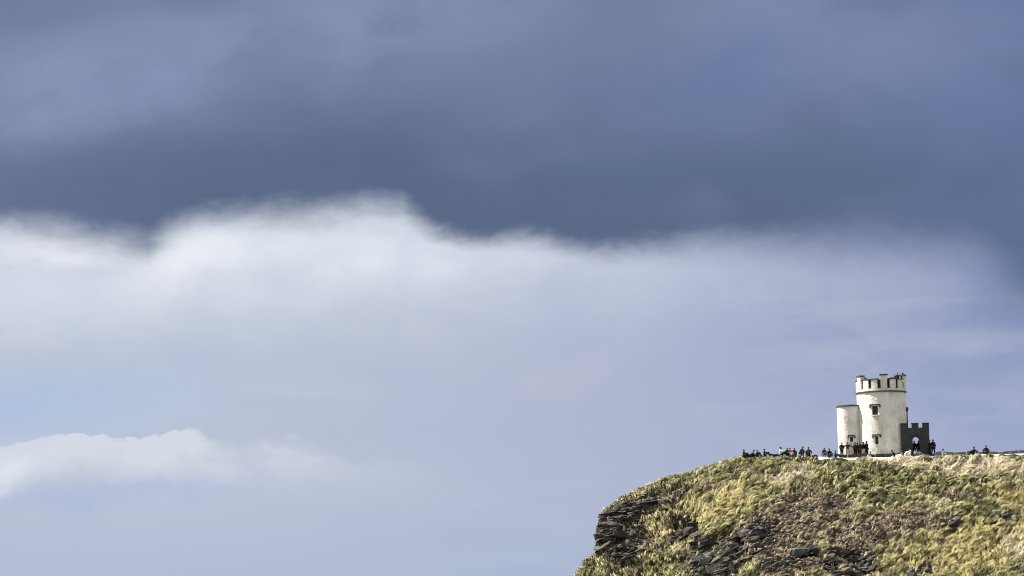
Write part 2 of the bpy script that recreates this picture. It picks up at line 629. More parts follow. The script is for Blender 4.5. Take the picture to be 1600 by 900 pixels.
G = np.zeros((NS, ND, 3))
G[:, :, 0] = curve[:, 0][:, None]
G[:, :, 1] = curve[:, 1][:, None] - D[None, :]
G[:, :, 2] = curve[:, 2][:, None] - front_drop(D[None, :], kk[:, None], rr[:, None])
flatp = sstep(cpx, 1150, 1240)[:, None]
bk = np.maximum(-D, 0)[None, :]
G[:, :, 2] += np.minimum(bk, 5) * 0.05 * flatp - bk * (0.16 * (1 - flatp) + 0.004 * flatp)
# steep foot down to the sea in front and behind
G[:, -2:, 2] = np.minimum(G[:, -2:, 2], np.array([-90.0, -195.0])[None, :])
G[:, 0, 2] = -195.0


def grid_normals(G):
    gu = np.gradient(G, axis=0)
    gv = np.gradient(G, axis=1)
    n = np.cross(gu, gv)
    n /= np.linalg.norm(n, axis=-1, keepdims=True) + 1e-9
    if n[NS // 2, ND // 2, 2] < 0:
        n = -n
    return n


NRM = grid_normals(G)
PX, PY = proj(G.reshape(-1, 3))
PX, PY = PX.reshape(NS, ND), PY.reshape(NS, ND)


def blob(x, y, cx, cy, sx, sy, tilt=0.0):
    c_, s_ = math.cos(rad(tilt)), math.sin(rad(tilt))
    u = ((x - cx) * c_ - (y - cy) * s_) / sx
    v = ((y - cy) * c_ + (x - cx) * s_) / sy
    return np.exp(-(u * u + v * v))


def masks(x, y, P):
    """cover of the ground: bare rock, scree / heather, green sward, bleached straw, golden straw"""
    n1 = fbm(P * 0.35, 4, 3)
    n2 = fbm(P * 1.1, 3, 9)
    w = n1 * 0.6 + n2 * 0.3
    B = lambda *a: blob(x, y, *a)
    rock = np.maximum.reduce([1.1 * B(952, 824, 46, 48, 0), 1.1 * B(988, 796, 32, 18, 30), B(966, 868, 26, 18), 0.8 * B(1010, 780, 30, 8, 25), 1.1 * B(1068, 822, 26, 20), 1.15 * B(1112, 868, 56, 34, 25), 0.7 * B(1205, 885, 26, 14),
                              1.1 * B(1172, 842, 52, 27, 20), B(1120, 895, 50, 16), 1.1 * B(1260, 861, 19, 10, 5), 1.05 * B(1325, 878, 50, 26), 0.75 * B(1230, 880, 40, 16), 0.8 * B(1480, 817, 26, 10, 15),
                              0.8 * B(1437, 893, 22, 12), 0.7 * B(1570, 808, 22, 8)])
    rock = sstep(rock + w * 0.7, 0.30, 0.52)
    scree = np.maximum.reduce([B(1240, 815, 62, 40, 15), 0.9 * B(1220, 870, 60, 36), 0.7 * B(1330, 835, 80, 34), 0.6 * B(1010, 785, 50, 18, 25), 0.5 * B(1110, 765, 40, 14),
                               0.75 * B(1400, 815, 66, 24), 0.7 * B(1300, 790, 60, 16), 0.6 * B(1490, 775, 40, 10), 0.6 * B(1000, 850, 30, 20), 0.7 * B(1040, 775, 44, 12, 20)])
    scree = sstep(scree * 1.15 + w * 0.7, 0.25, 0.62)
    green = np.maximum.reduce([B(1280, 722, 55, 8), B(1380, 752, 85, 20), 1.1 * B(1492, 757, 46, 12, -6), B(1525, 800, 42, 20, 15), 0.7 * B(1160, 725, 60, 10, 20),
                               0.6 * B(1420, 780, 60, 14), 0.6 * B(1440, 860, 50, 16, 20), 0.9 * B(1030, 880, 40, 30), 0.6 * B(990, 830, 30, 30), 0.6 * B(1590, 890, 30, 20),
                               0.9 * B(1590, 716, 40, 5), 0.6 * B(1480, 713, 90, 3.5)])
    green = sstep(green + w * 0.7, 0.25, 0.8)
    pale = np.maximum.reduce([1.1 * B(1510, 731, 110, 15, -2), B(1400, 722, 60, 8), B(1225, 748, 38, 12, 18), 0.7 * B(1250, 738, 60, 14, 20), 0.5 * B(1460, 790, 50, 12), 0.6 * B(1590, 850, 30, 30)])
    pale = sstep(pale + w * 0.7, 0.25, 0.8)
    gold = np.maximum.reduce([B(1500, 860, 130, 50, 12), 0.8 * B(1130, 785, 90, 30, 20), 0.7 * B(1590, 780, 50, 40), 0.7 * B(1020, 840, 40, 50), 0.5 * B(1340, 850, 40, 14)])
    gold = sstep(gold + w * 0.7, 0.2, 0.8)
    return rock, scree, green, pale, gold


ROCK, SCREE, GREEN, PALE, GOLD = masks(PX, PY, G)
near = (D > -1.5)[None, :] & (PX > 820) & (PX < 1900) & (PY < 1100)
inner = sstep(D, 0.15, 1.6)[None, :]
amp = np.where(near, 1.0, 0.0)
Pn = G.copy()
disp = 0.50 * fbm(Pn * 0.55, 4, 21) + 0.72 * fbm(Pn * 1.35, 3, 33)
disp = disp * (0.10 + 0.90 * inner)
# bedding ledges in the bare rock
zz = G[:, :, 2] - 0.18 * G[:, :, 0] + 0.6 * fbm(G * 0.8, 3, 41)
saw = (zz / 0.62) % 1.0
ledge = (saw ** 0.7 - 0.5) * 0.75 + 0.35 * fbm(G * np.array([0.9, 0.9, 2.2]), 3, 45)
disp = disp * (1 - 0.5 * ROCK) + ledge * ROCK * (0.35 + 0.65 * inner)
# hollows under overhanging turf
HOLLOWS = [(1052, 817, 8, 8, 1.5, 0), (1066, 818, 7, 9, 1.4, 0), (1082, 816, 9, 11, 1.9, 0), (1070, 836, 12, 7, 1.2, 0), (1126, 838, 24, 8, 1.3, 38), (1100, 853, 16, 7, 1.0, 30),
                             (1154, 838, 9, 7, 1.2, 10), (1105, 897, 9, 8, 1.3, 0), (1150, 893, 8, 6, 1.1, 0), (1260, 867, 16, 4, 1.2, 4), (1335, 870, 14, 10, 1.3, 20), (1350, 893, 10, 8, 1.0, 0),
                             (1310, 866, 12, 5, 0.8, 0), (1158, 846, 10, 6, .9, 10), (1190, 838, 8, 6, .8, 0), (965, 842, 14, 5, .9, 5), (972, 858, 8, 8, 1.0, 0), (952, 806, 14, 3, .6, 8)]
for (cx, cy, sx, sy, dep, tl) in HOLLOWS:
    disp -= 1.35 * dep * blob(PX, PY, cx, cy, sx, sy, tl)
side = sstep(np.abs(NRM[:, :, 0]), 0.75, 0.95)
disp *= (1 - 0.45 * side * (1 - ROCK))
G2 = G + NRM * (disp * amp)[:, :, None]
NRM2 = grid_normals(G2)

# ground colour, darkened to deepen the shade between the tufts
cols = {'rock': (0.14, 0.12, 0.105), 'scree': (0.135, 0.112, 0.10), 'green': (0.075, 0.09, 0.03), 'pale': (0.30, 0.25, 0.17), 'gold': (0.19, 0.16, 0.07), 'base': (0.12, 0.11, 0.055)}
C = np.zeros((NS, ND, 4))
C[..., 3] = 1
c = np.broadcast_to(np.array(cols['base']), (NS, ND, 3)).copy()
for mk, key in ((GOLD, 'gold'), (GREEN, 'green'), (PALE, 'pale'), (SCREE, 'scree'), (ROCK, 'rock')):
    c = c * (1 - mk[..., None]) + np.array(cols[key]) * mk[..., None]
c *= 0.6 * (0.75 + 0.9 * (fbm(G * 1.7, 4, 77)[..., None] + 0.3))
C[..., :3] = np.clip(c, 0.01, 0.9)

me = bpy.data.meshes.new("headland")
idx = np.arange(NS * ND).reshape(NS, ND)
quads = np.stack([idx[:-1, :-1], idx[1:, :-1], idx[1:, 1:], idx[:-1, 1:]], -1).reshape(-1, 4)


def fill_mesh(me, verts, faces, nper):
    nf = len(faces)
    me.vertices.add(len(verts))
    me.vertices.foreach_set('co', np.ascontiguousarray(verts, np.float32).ravel())
    me.loops.add(nf * nper)
    me.loops.foreach_set('vertex_index', np.ascontiguousarray(faces, np.int32).ravel())
    me.polygons.add(nf)
    me.polygons.foreach_set('loop_start', np.arange(0, nf * nper, nper, dtype=np.int32))
    me.update(calc_edges=True)


fill_mesh(me, G2.reshape(-1, 3), quads[:, ::-1], 4)
ca = me.color_attributes.new("cover", 'FLOAT_COLOR', 'POINT')
ca.data.foreach_set('color', C.astype(np.float32).ravel())
ra = me.attributes.new("bare", 'FLOAT', 'POINT')
ra.data.foreach_set('value', ROCK.astype(np.float32).ravel())
me.polygons.foreach_set('use_smooth', np.ones(len(me.polygons), bool))


def ground_mat():
    m, t, b = new_mat("turf_and_shale")
    L = t.links.new
    at_ = t.nodes.new('ShaderNodeAttribute')
    at_.attribute_name = "cover"
    ab = t.nodes.new('ShaderNodeAttribute')
    ab.attribute_name = "bare"
    tcn = t.nodes.new('ShaderNodeTexCoord')
    n = t.nodes.new('ShaderNodeTexNoise')
    n.inputs['Scale'].default_value = 3.5
    n.inputs['Detail'].default_value = 6
    n.inputs['Roughness'].default_value = 0.7
    L(tcn.outputs['Object'], n.inputs['Vector'])
    r = t.nodes.new('ShaderNodeMapRange')
    r.inputs[1].default_value, r.inputs[2].default_value = 0.3, 0.7
    r.inputs[3].default_value, r.inputs[4].default_value = 0.55, 1.45
    L(n.outputs['Fac'], r.inputs[0])
    mu = t.nodes.new('ShaderNodeVectorMath')
    mu.operation = 'SCALE'
    L(at_.outputs['Color'], mu.inputs[0])
    L(r.outputs[0], mu.inputs['Scale'])
    L(mu.outputs[0], b.inputs['Base Color'])
    b.inputs['Roughness'].default_value = 0.95
    b.inputs['Specular IOR Level'].default_value = 0.15
    mp = t.nodes.new('ShaderNodeMapping')
    mp.inputs['Scale'].default_value = (0.8, 0.8, 5.0)
    L(tcn.outputs['Object'], mp.inputs[0])
    n2 = t.nodes.new('ShaderNodeTexNoise')
    n2.inputs['Scale'].default_value = 1.6
    n2.inputs['Detail'].default_value = 7
    n2.inputs['Roughness'].default_value = 0.65
    L(mp.outputs[0], n2.inputs['Vector'])
    mx = t.nodes.new('ShaderNodeMix')
    L(ab.outputs['Fac'], mx.inputs[0])
    L(n.outputs['Fac'], mx.inputs[2])
    L(n2.outputs['Fac'], mx.inputs[3])
    bp = t.nodes.new('ShaderNodeBump')
    bp.inputs['Strength'].default_value = 1.0
    bp.inputs['Distance'].default_value = 0.35
    L(mx.outputs[0], bp.inputs['Height'])
    L(bp.outputs[0], b.inputs['Normal'])
    return m


headland = link("headland", me, ground_mat())
tag(headland, "grassy headland ending in a dark rocky nose above the sea", kind='structure')

# sea, far below, out to the horizon
bm = bmesh.new()
R = 38000.0
vs = [bm.verts.new((R * math.sin(a), R * math.cos(a), -190)) for a in [2 * math.pi * i / 96 for i in range(96)]]
bm.faces.new(vs)
tag(obj("sea", bm, mat("sea_water", (0.03, 0.055, 0.075), 0.15, 0.3, 0.01, 0.3, 0.2)), "grey blue sea far below the headland", kind='structure')

# plateau height under things that stand on the top
top_x, top_z = curve[:, 0], curve[:, 2]
mono = cpx > 1100
TX, TZ = top_x[mono], top_z[mono]


def plat(x, y):
    d = np.interp(x, TX, curve[mono, 1]) - y
    z = np.interp(x, TX, TZ)
    px_ = np.interp(x, TX, cpx[mono])
    f = float(sstep(np.array(px_), 1150, 1240))
    if d > 0:
        z -= front_drop(np.array(d), np.interp(x, TX, kk[mono]), np.interp(x, TX, rr[mono]))
    else:
        z += min(-d, 5) * 0.05 * f + d * (0.16 * (1 - f) + 0.004 * f)
    return float(z)


# added pale strip along the lip, standing in for a bright halo line
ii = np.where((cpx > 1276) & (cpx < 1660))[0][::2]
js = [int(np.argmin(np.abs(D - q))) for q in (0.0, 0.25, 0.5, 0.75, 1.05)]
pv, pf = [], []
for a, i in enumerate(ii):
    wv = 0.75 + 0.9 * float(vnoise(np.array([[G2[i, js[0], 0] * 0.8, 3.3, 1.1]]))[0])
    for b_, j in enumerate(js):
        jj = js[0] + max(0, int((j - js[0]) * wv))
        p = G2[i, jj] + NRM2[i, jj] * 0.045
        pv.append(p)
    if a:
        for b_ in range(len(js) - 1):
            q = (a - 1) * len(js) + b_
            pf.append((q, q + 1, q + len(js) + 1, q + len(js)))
me = bpy.data.meshes.new("rim_halo_strip")
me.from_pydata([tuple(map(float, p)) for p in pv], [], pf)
tag(link("rim_halo_strip", me, M_HALO_STRIP), "added pale strip for the bright halo line along the lip of the grass slope", kind='structure')

# ------------------------------------------------------------------ grass: wind-combed tufts
vis = (PX > 860) & (PX < 1680) & (PY < 960) & (D > -0.6)[None, :] & (D < 26.5)[None, :]
cell_area = np.linalg.norm(np.cross(np.gradient(G2, axis=0), np.gradient(G2, axis=1)), axis=-1)
dens = 27.0 * (1 - 0.90 * ROCK) * (1 - 0.25 * SCREE)
dens = dens * np.clip(0.85 + 2.2 * fbm(G * 0.9, 3, 61), 0.25, 1.6)
lip = sstep(PX, 1262, 1284) * (1 - sstep(D, 0.85, 1.3))[None, :]
dens = dens * (1 - 0.97 * lip)
lip2 = sstep(PX, 1130, 1165) * (1 - sstep(D, 0.6, 2.6))[None, :]
w = (cell_area * dens * vis)
w[0], w[-1], w[:, 0], w[:, -1] = 0, 0, 0, 0
NC = int(w.sum())
NC = min(NC, 56000)
pick = RNG.choice(NS * ND, NC, p=(w / w.sum()).ravel())
ci, cj = pick // ND, pick % ND
Pc = G2[ci, cj] + RNG.uniform(-0.07, 0.07, (NC, 3))
Nc = NRM2[ci, cj]
Nb = NRM[ci, cj]
Nc = Nc * 0.5 + Nb * 0.5
Nc /= np.linalg.norm(Nc, axis=1, keepdims=True)
px_c, py_c = PX[ci, cj], PY[ci, cj]
Xa = np.array([1.0, 0, 0])
tx = Xa - Nc * (Nc @ Xa)[:, None]
tx /= np.linalg.norm(tx, axis=1, keepdims=True) + 1e-9
ty = np.cross(Nc, tx)
ty *= np.sign(ty[:, 2])[:, None]
hang = 1 - sstep(px_c + 40 * fbm(Pc * 0.3, 2, 5), 1030, 1110)
ang0 = np.where(RNG.random(NC) < hang, rad(-82), rad(47))
ang0 = ang0 + 1.1 * fbm(Pc * 0.45, 3, 15) + RNG.normal(0, 0.34, NC)
pr = RNG.random(NC)
sc_, gr_, pa_, go_ = SCREE[ci, cj], GREEN[ci, cj], PALE[ci, cj], GOLD[ci, cj]
sz = (1 - 0.5 * lip2[ci, cj]) * (0.6 + 0.7 * RNG.random(NC) ** 1.5) * (1 - 0.35 * sc_) * (1 + 0.25 * pa_) * (1 - 0.25 * gr_)
tone = np.array([[0.262, 0.252, 0.122]] * NC)
mixc = lambda t_, c_, k_: t_ * (1 - k_[:, None]) + np.array(c_) * k_[:, None]
tone = mixc(tone, (0.44, 0.385, 0.18), go_ * 0.9)
tone = mixc(tone, (0.62, 0.56, 0.43), pa_ * 0.95)
tone = mixc(tone, (0.165, 0.175, 0.065), gr_ * 0.8)
tone = mixc(tone, (0.25, 0.20, 0.145), sc_ * 0.85)
odd = pr < 0.22
tone[odd] = tone[odd] * 0.35 + np.array([0.62, 0.54, 0.37]) * 0.65          # bleached dead tufts
odd2 = (pr > 0.80)
tone[odd2] = tone[odd2] * 0.45 + np.array([0.055, 0.05, 0.028]) * 0.55       # dark tufts painted in for shadow between strokes
tone *= np.exp(RNG.normal(-0.12, 0.62, NC) + 1.1 * fbm(Pc * 0.8, 3, 91) - 0.25 * hang)[:, None]  # wide tone spread also mimics the shadows between tufts
tone *= (1 + 0.55 * pa_ + 0.30 * go_)[:, None]
tone = np.minimum(tone, tone / tone.max(1, keepdims=True) * (0.50 + 0.18 * pa_)[:, None])
NBL = 8
rep = lambda a: np.repeat(a, NBL, axis=0)
NB = NC * NBL
Pb, Nn, Tx, Ty = rep(Pc), rep(Nc), rep(tx), rep(ty)
s_ = rep(sz)
an = rep(ang0) + RNG.normal(0, 0.15, NB)
dirv = Tx * np.cos(an)[:, None] + Ty * np.sin(an)[:, None]
Pb = Pb + dirv * RNG.normal(0, 0.12, NB)[:, None] * s_[:, None] + np.cross(dirv, Nn) * RNG.normal(0, 0.065, NB)[:, None] * s_[:, None]
Ln = s_ * RNG.uniform(0.38, 0.90, NB)
hh = s_ * RNG.uniform(0.07, 0.27, NB)
sidev = np.cross(dirv, Nn)
tw = RNG.normal(0, 0.5, NB)
sidev = sidev * np.cos(tw)[:, None] + Nn * np.sin(tw)[:, None]
wd = (RNG.uniform(0.022, 0.044, NB) * (0.6 + 0.4 * s_))[:, None]
p0 = Pb - Nn * 0.03
p1 = Pb + dirv * (Ln * 0.42)[:, None] + Nn * hh[:, None]
p2 = Pb + dirv * Ln[:, None] + Nn * (hh * RNG.uniform(0.15, 0.95, NB))[:, None]
V = np.stack([p0 - sidev * wd * 0.8, p0 + sidev * wd * 0.8, p1 + sidev * wd, p1 - sidev * wd, p2], 1).reshape(-1, 3)
bi = (np.arange(NB) * 5)[:, None]
tri = np.concatenate([bi + np.array([[0, 1, 2]]), bi + np.array([[0, 2, 3]]), bi + np.array([[3, 2, 4]])], 1).reshape(-1, 3)
me = bpy.data.meshes.new("grass")
fill_mesh(me, V, tri, 3)
bc = rep(tone) * RNG.uniform(0.78, 1.22, NB)[:, None]
colv = np.ones((NB, 5, 4), np.float32)
bc = bc * 1.3
colv[..., :3] = np.minimum(bc, bc / bc.max(1, keepdims=True) * 0.75)[:, None, :]
ca = me.color_attributes.new("cover", 'FLOAT_COLOR', 'POINT')
ca.data.foreach_set('color', colv.ravel())


def grass_mat():
    m, t, b = new_mat("dry_grass_blades")
    L = t.links.new
    a = t.nodes.new('ShaderNodeAttribute')
    a.attribute_name = "cover"
    b.inputs['Roughness'].default_value = 0.7
    b.inputs['Specular IOR Level'].default_value = 0.25
    L(a.outputs['Color'], b.inputs['Base Color'])
    tr = t.nodes.new('ShaderNodeBsdfTranslucent')
    L(a.outputs['Color'], tr.inputs[0])
    mx = t.nodes.new('ShaderNodeMixShader')
    mx.inputs[0].default_value = 0.3
    out = t.nodes['Material Output']
    L(b.outputs[0], mx.inputs[1])
    L(tr.outputs[0], mx.inputs[2])
    L(mx.outputs[0], out.inputs[0])
    return m


tag(link("grass", me, grass_mat()), "long wind-combed straw and green grass covering the headland slope", 'grass', kind='stuff')

# loose shale fragments among the scree
wst = (cell_area * vis * (SCREE * 1.0 + ROCK * 0.8))
wst[0], wst[-1], wst[:, 0], wst[:, -1] = 0, 0, 0, 0
NST = 5000
pick = RNG.choice(NS * ND, NST, p=(wst / wst.sum()).ravel())
Ps = G2.reshape(-1, 3)[pick] + RNG.uniform(-.06, .06, (NST, 3))
base_v = np.array([(-1, -1, -1), (1, -1, -1), (1, 1, -1), (-1, 1, -1), (-.7, -.8, 1), (.8, -.7, 1), (.7, .8, 1), (-.8, .6, 1)], float) * 0.5
szs = np.stack([RNG.uniform(.10, .42, NST), RNG.uniform(.10, .36, NST), RNG.uniform(.05, .20, NST)], 1) * (0.6 + 0.9 * RNG.random((NST, 1)) ** 3)
vv = base_v[None] * szs[:, None, :] * RNG.uniform(.75, 1.2, (NST, 8, 3))
th_ = RNG.uniform(0, 6.28, NST)
tl_ = RNG.normal(0.35, 0.3, NST)
ct, st = np.cos(tl_)[:, None], np.sin(tl_)[:, None]
y_, z_ = vv[..., 1] * ct - vv[..., 2] * st, vv[..., 1] * st + vv[..., 2] * ct
ct, st = np.cos(th_)[:, None], np.sin(th_)[:, None]
vv = np.stack([vv[..., 0] * ct - y_ * st, vv[..., 0] * st + y_ * ct, z_], -1) + Ps[:, None, :]
fq = np.array([(0, 3, 2, 1), (4, 5, 6, 7), (0, 1, 5, 4), (1, 2, 6, 5), (2, 3, 7, 6), (3, 0, 4, 7)])
me = bpy.data.meshes.new("scree")
fill_mesh(me, vv.reshape(-1, 3), ((np.arange(NST) * 8)[:, None, None] + fq[None]).reshape(-1, 4), 4)
tag(link("scree", me, mat("shale_fragments", (0.24, 0.20, 0.165), 0.9, 0.6, 1.1, 0.03, 9)), "loose brown shale fragments lying among the grass", 'scree', kind='stuff')

# ------------------------------------------------------------------ rock outcrops: thin shale slabs bedded in the slope
M_ROCK = [mat("dark_shale", (0.115, 0.108, 0.104), 0.85, 0.55, 2.2, 0.06, 7),
          mat("brown_shale", (0.19, 0.155, 0.13), 0.9, 0.5, 2.2, 0.06, 7),
          mat("grey_siltstone", (0.24, 0.225, 0.205), 0.9, 0.5, 2.0, 0.06, 7)]


def slab_mesh(seed, m):
    """angular fragment: hull of points spread through a squarish block"""
    r = random.Random(seed)
    bm = bmesh.new()
    for _ in range(22):
        p = [r.uniform(-1, 1) for _ in range(3)]
        q = max(abs(c_) for c_ in p) ** 0.75 * (sum(c_ * c_ for c_ in p) ** 0.5) ** 0.25
        bm.verts.new([0.52 * c_ / q for c_ in p])
    h = bmesh.ops.convex_hull(bm, input=bm.verts[:])
    bmesh.ops.delete(bm, geom=[g for g in h['geom_interior'] if isinstance(g, bmesh.types.BMVert)], context='VERTS')
    bmesh.ops.recalc_face_normals(bm, faces=bm.faces)
    me = bpy.data.meshes.new("rock_slab")
    bm.to_mesh(me)
    bm.free()
    me.materials.append(m)
    return me


for m_ in M_ROCK:                                       # every slab weathers a little differently
    t_ = m_.node_tree
    b_ = t_.nodes['Principled BSDF']
    src = b_.inputs['Base Color'].links[0].from_socket
    oi = t_.nodes.new('ShaderNodeObjectInfo')
    mr = t_.nodes.new('ShaderNodeMapRange')
    mr.inputs[3].default_value, mr.inputs[4].default_value = 0.30, 1.05
    t_.links.new(oi.outputs['Random'], mr.inputs[0])
    sc = t_.nodes.new('ShaderNodeVectorMath')
    sc.operation = 'SCALE'
    t_.links.new(src, sc.inputs[0])
    t_.links.new(mr.outputs[0], sc.inputs['Scale'])
    t_.links.new(sc.outputs[0], b_.inputs['Base Color'])
SLABS = [[slab_mesh(100 * q + i, M_ROCK[q]) for i in range(8)] for q in range(3)]
# for finding the ground under a point of the photograph: nearest visible grid vertex
visf = (PX > 860) & (PX < 1660) & (PY < 930) & (D >= 0)[None, :] & (D < 26.5)[None, :]
px2, py2 = proj(G2.reshape(-1, 3))
vi = np.where(visf.ravel())[0]
vpx, vpy = px2[vi], py2[vi]


def ground_at(px, py):
    d2 = (vpx - px) ** 2 + (vpy - py) ** 2
    near_ = np.where(d2 < 9.0)[0]
    if len(near_) == 0:
        q = vi[int(np.argmin(d2))]
    else:
        P_ = G2.reshape(-1, 3)[vi[near_]]
        q = vi[near_[int(np.argmin(P_[:, 1]))]]
    return G2.reshape(-1, 3)[q], NRM.reshape(-1, 3)[q]


def outcrop(label, patches, mats_w, seed, dip=8):
    r = random.Random(seed)
    px0 = sum(p[0] for p in patches) / len(patches)
    py0 = max(p[1] for p in patches)
    g, _ = ground_at(px0, py0)
    root = empty("rock_outcrop", tuple(map(float, g)))
    tag(root, label, 'rock', 'shale outcrops on the headland slope')
    for (cx, cy, sx, sy, tilt, n) in patches:
        for _ in range(n):
            u, v = r.uniform(-1, 1), r.uniform(-1, 1)
            if u * u + v * v > 1:
                u, v = u * 0.7, v * 0.7
            t_ = rad(tilt)
            px = cx + sx * u * math.cos(t_) + sy * v * math.sin(t_)
            py = cy - sx * u * math.sin(t_) + sy * v * math.cos(t_)
            if r.random() < 0.85 and any(blob(px, py - 2, *h_[:4], h_[5]) > 0.45 for h_ in HOLLOWS):
                continue                                  # clefts stay open
            p, nrm = ground_at(px, py)
            q = r.choices((0, 1, 2), mats_w)[0]
            o = bpy.data.objects.new("rock_slab", r.choice(SLABS[q]))
            COL.objects.link(o)
            o.parent = root
            ln = r.uniform(0.5, 1.5) if r.random() < 0.8 else r.uniform(1.5, 2.6)
            dp = r.uniform(0.8, 1.6)
            th = r.uniform(0.15, 0.55) if ln < 1.7 else r.uniform(0.14, 0.32)
            pr_ = r.uniform(-0.38, 0.0)
            if r.random() < 0.22:                      # a thick block between the beds
                ln, dp, th, pr_ = r.uniform(0.8, 1.7), r.uniform(0.9, 1.5), r.uniform(0.5, 1.1), r.uniform(-0.45, -0.1)
            loc = np.array(p) + np.array(nrm) * pr_ - g
            o.location = tuple(map(float, loc))
            o.scale = (ln, dp, th)
            o.rotation_euler = (rad(r.gauss(-4, 7)), rad(-r.gauss(dip, 10)), r.uniform(-0.7, 0.7))
    return root


outcrop("dark layered shale nose overhanging the sea at the end of the headland", [(939, 826, 2, 28, 0, 14), (952, 812, 13, 20, 15, 36), (970, 798, 26, 11, 30, 30), (962, 842, 26, 18, 0, 40), (978, 866, 20, 9, 20, 16), (1004, 786, 20, 6, 28, 8)], (4, 6, 1.3), 5, 10)
outcrop("dark shale in a shaded hollow under hanging turf, behind the headland nose", [(1068, 838, 26, 8, 0, 20), (1052, 822, 5, 8, 0, 4), (1075, 824, 6, 8, 0, 5)], (8, 1, 1), 6, 4)
outcrop("largest stepped shale outcrop, pale and dark ledges at the foot of the slope", [(1092, 842, 20, 8, 10, 10), (1120, 858, 30, 18, 38, 38), (1165, 836, 32, 13, 22, 44), (1110, 885, 24, 14, 10, 26), (1140, 876, 24, 15, 20, 24), (1168, 862, 22, 9, 25, 12), (1092, 866, 14, 18, 20, 12)], (4, 3.5, 2.6), 7, 20)
outcrop("small black shale ledge alone in the brown scree", [(1260, 860, 17, 6, 6, 16)], (8, 0, 1), 8, 6)
outcrop("broken black shale outcrop with pale edges at the foot, below the tower", [(1312, 880, 24, 16, 0, 30), (1345, 880, 22, 16, 20, 26)], (6, 1, 2), 9, 10)
outcrop("low brown shale scar in golden grass below the dark gatehouse", [(1478, 817, 28, 6, 14, 16)], (5, 3, 1), 10, 14)
outcrop("little grey shale scar in yellow grass at the bottom edge", [(1437, 893, 18, 7, 5, 10)], (3, 2, 3), 11, 8)
outcrop("dark shale ledge among bleached grass at the right-hand edge", [(1575, 806, 20, 5, 8, 9)], (4, 3, 1), 12, 8)

# ------------------------------------------------------------------ the tower
TC = at(1380, 709, 400.0)
TCz = plat(TC[0], 398.5)
TC = np.array([TC[0], 400.0, TCz + 0.12])


def cyl_wall(R, z0, z1, openings, depth=0.32, nseg=72):
    """round wall with rectangular openings (a0, a1, za, zb), reveals included"""
    edges_ = [round(a, 6) for o in openings for a in o[:2]]
    A = [round(-math.pi + 2 * math.pi * i / nseg, 6) for i in range(nseg + 1)]
    A = sorted(set([a for a in A if not any(abs(a - e) < 0.02 for e in edges_)] + edges_))
    Z = sorted(set([round(z0 + (z1 - z0) * i / 16, 5) for i in range(17)] + [round(z, 5) for o in openings for z in o[2:]]))
    bm = bmesh.new()
    cache = {}

    def v(r, a, z):
        if abs(a - math.pi) < 1e-5:
            a = -math.pi
        key = (round(r, 4), round(a, 5), round(z, 5))
        if key not in cache:
            cache[key] = bm.verts.new((r * math.sin(a), -r * math.cos(a), z))
        return cache[key]

    for i in range(len(A) - 1):
        for j in range(len(Z) - 1):
            am, zm = (A[i] + A[i + 1]) / 2, (Z[j] + Z[j + 1]) / 2
            hole = any(o[0] < am < o[1] and o[2] < zm < o[3] for o in openings)
            if not hole:
                bm.faces.new((v(R, A[i], Z[j]), v(R, A[i + 1], Z[j]), v(R, A[i + 1], Z[j + 1]), v(R, A[i], Z[j + 1])))
    for o in openings:
        aa = [a for a in A if o[0] - 1e-5 <= a <= o[1] + 1e-5]
        zs = [z for z in Z if o[2] - 1e-4 <= z <= o[3] + 1e-4]
        for zc in (zs[0], zs[-1]):
            for a, b in zip(aa[:-1], aa[1:]):
                bm.faces.new((v(R, a, zc), v(R, b, zc), v(R - depth, b, zc), v(R - depth, a, zc)))
        for ac in (aa[0], aa[-1]):
            for a, b in zip(zs[:-1], zs[1:]):
                bm.faces.new((v(R, ac, a), v(R, ac, b), v(R - depth, ac, b), v(R - depth, ac, a)))
    return bm


def window(parent, R, a, w, za, zb, two_light=False, depth=0.11):
    """leaded pane, frame, hood mould with dropped ends and sill, set in a round wall"""
    M_ = Matrix.Rotation(a, 4, 'Z')
    fr = bmesh.new()
    h = zb - za
    fw = 0.045
    for sx in (-1, 1):
        add_box(fr, (sx * (w / 2 - fw / 2), 0, za + h / 2), (fw, 0.08, h))
    for z in (za + fw / 2, zb - fw / 2):
        add_box(fr, (0, 0, z), (w - 2 * fw, 0.08, fw))
    if two_light:
        add_box(fr, (0, 0, za + h / 2), (0.05, 0.07, h - 2 * fw))
        add_box(fr, (0, 0.004, za + h * 0.55), (w - 2 * fw, 0.05, 0.04))
    bmesh.ops.transform(fr, matrix=M_ @ Matrix.Translation((0, -(R - depth + 0.02), 0)), verts=fr.verts)
    f = obj("window", fr, M_FRAME, parent)
    pn = bmesh.new()
    add_box(pn, (0, 0, za + h / 2), (w - fw, 0.02, h - fw))
    bmesh.ops.transform(pn, matrix=M_ @ Matrix.Translation((0, -(R - depth - 0.035), 0)), verts=pn.verts)
    obj("pane", pn, M_GLASS, f)
    hd = bmesh.new()
    hw = w + 0.34
    dA = hw / 2 / R
    arc_block(hd, R - 0.05, R + 0.15, a - dA, a + dA, zb + 0.10, zb + 0.23, 6)
    for s in (-1, 1):
        e = a + s * (dA + 0.02)
        arc_block(hd, R - 0.05, R + 0.13, e - 0.028, e + 0.028, zb - 0.12, zb + 0.226, 1)
        arc_block(hd, R - 0.05, R + 0.12, e + s * 0.029 - 0.028, e + s * 0.029 + 0.028, zb - 0.14, zb - 0.04, 1)
    obj("hood_mould", hd, M_COPING, f)
    sl = bmesh.new()
    arc_block(sl, R - 0.08, R + 0.09, a - (w / 2 + 0.08) / R, a + (w / 2 + 0.08) / R, za - 0.13, za - 0.005, 4)
    obj("sill", sl, M_RENDER, f)
    return f


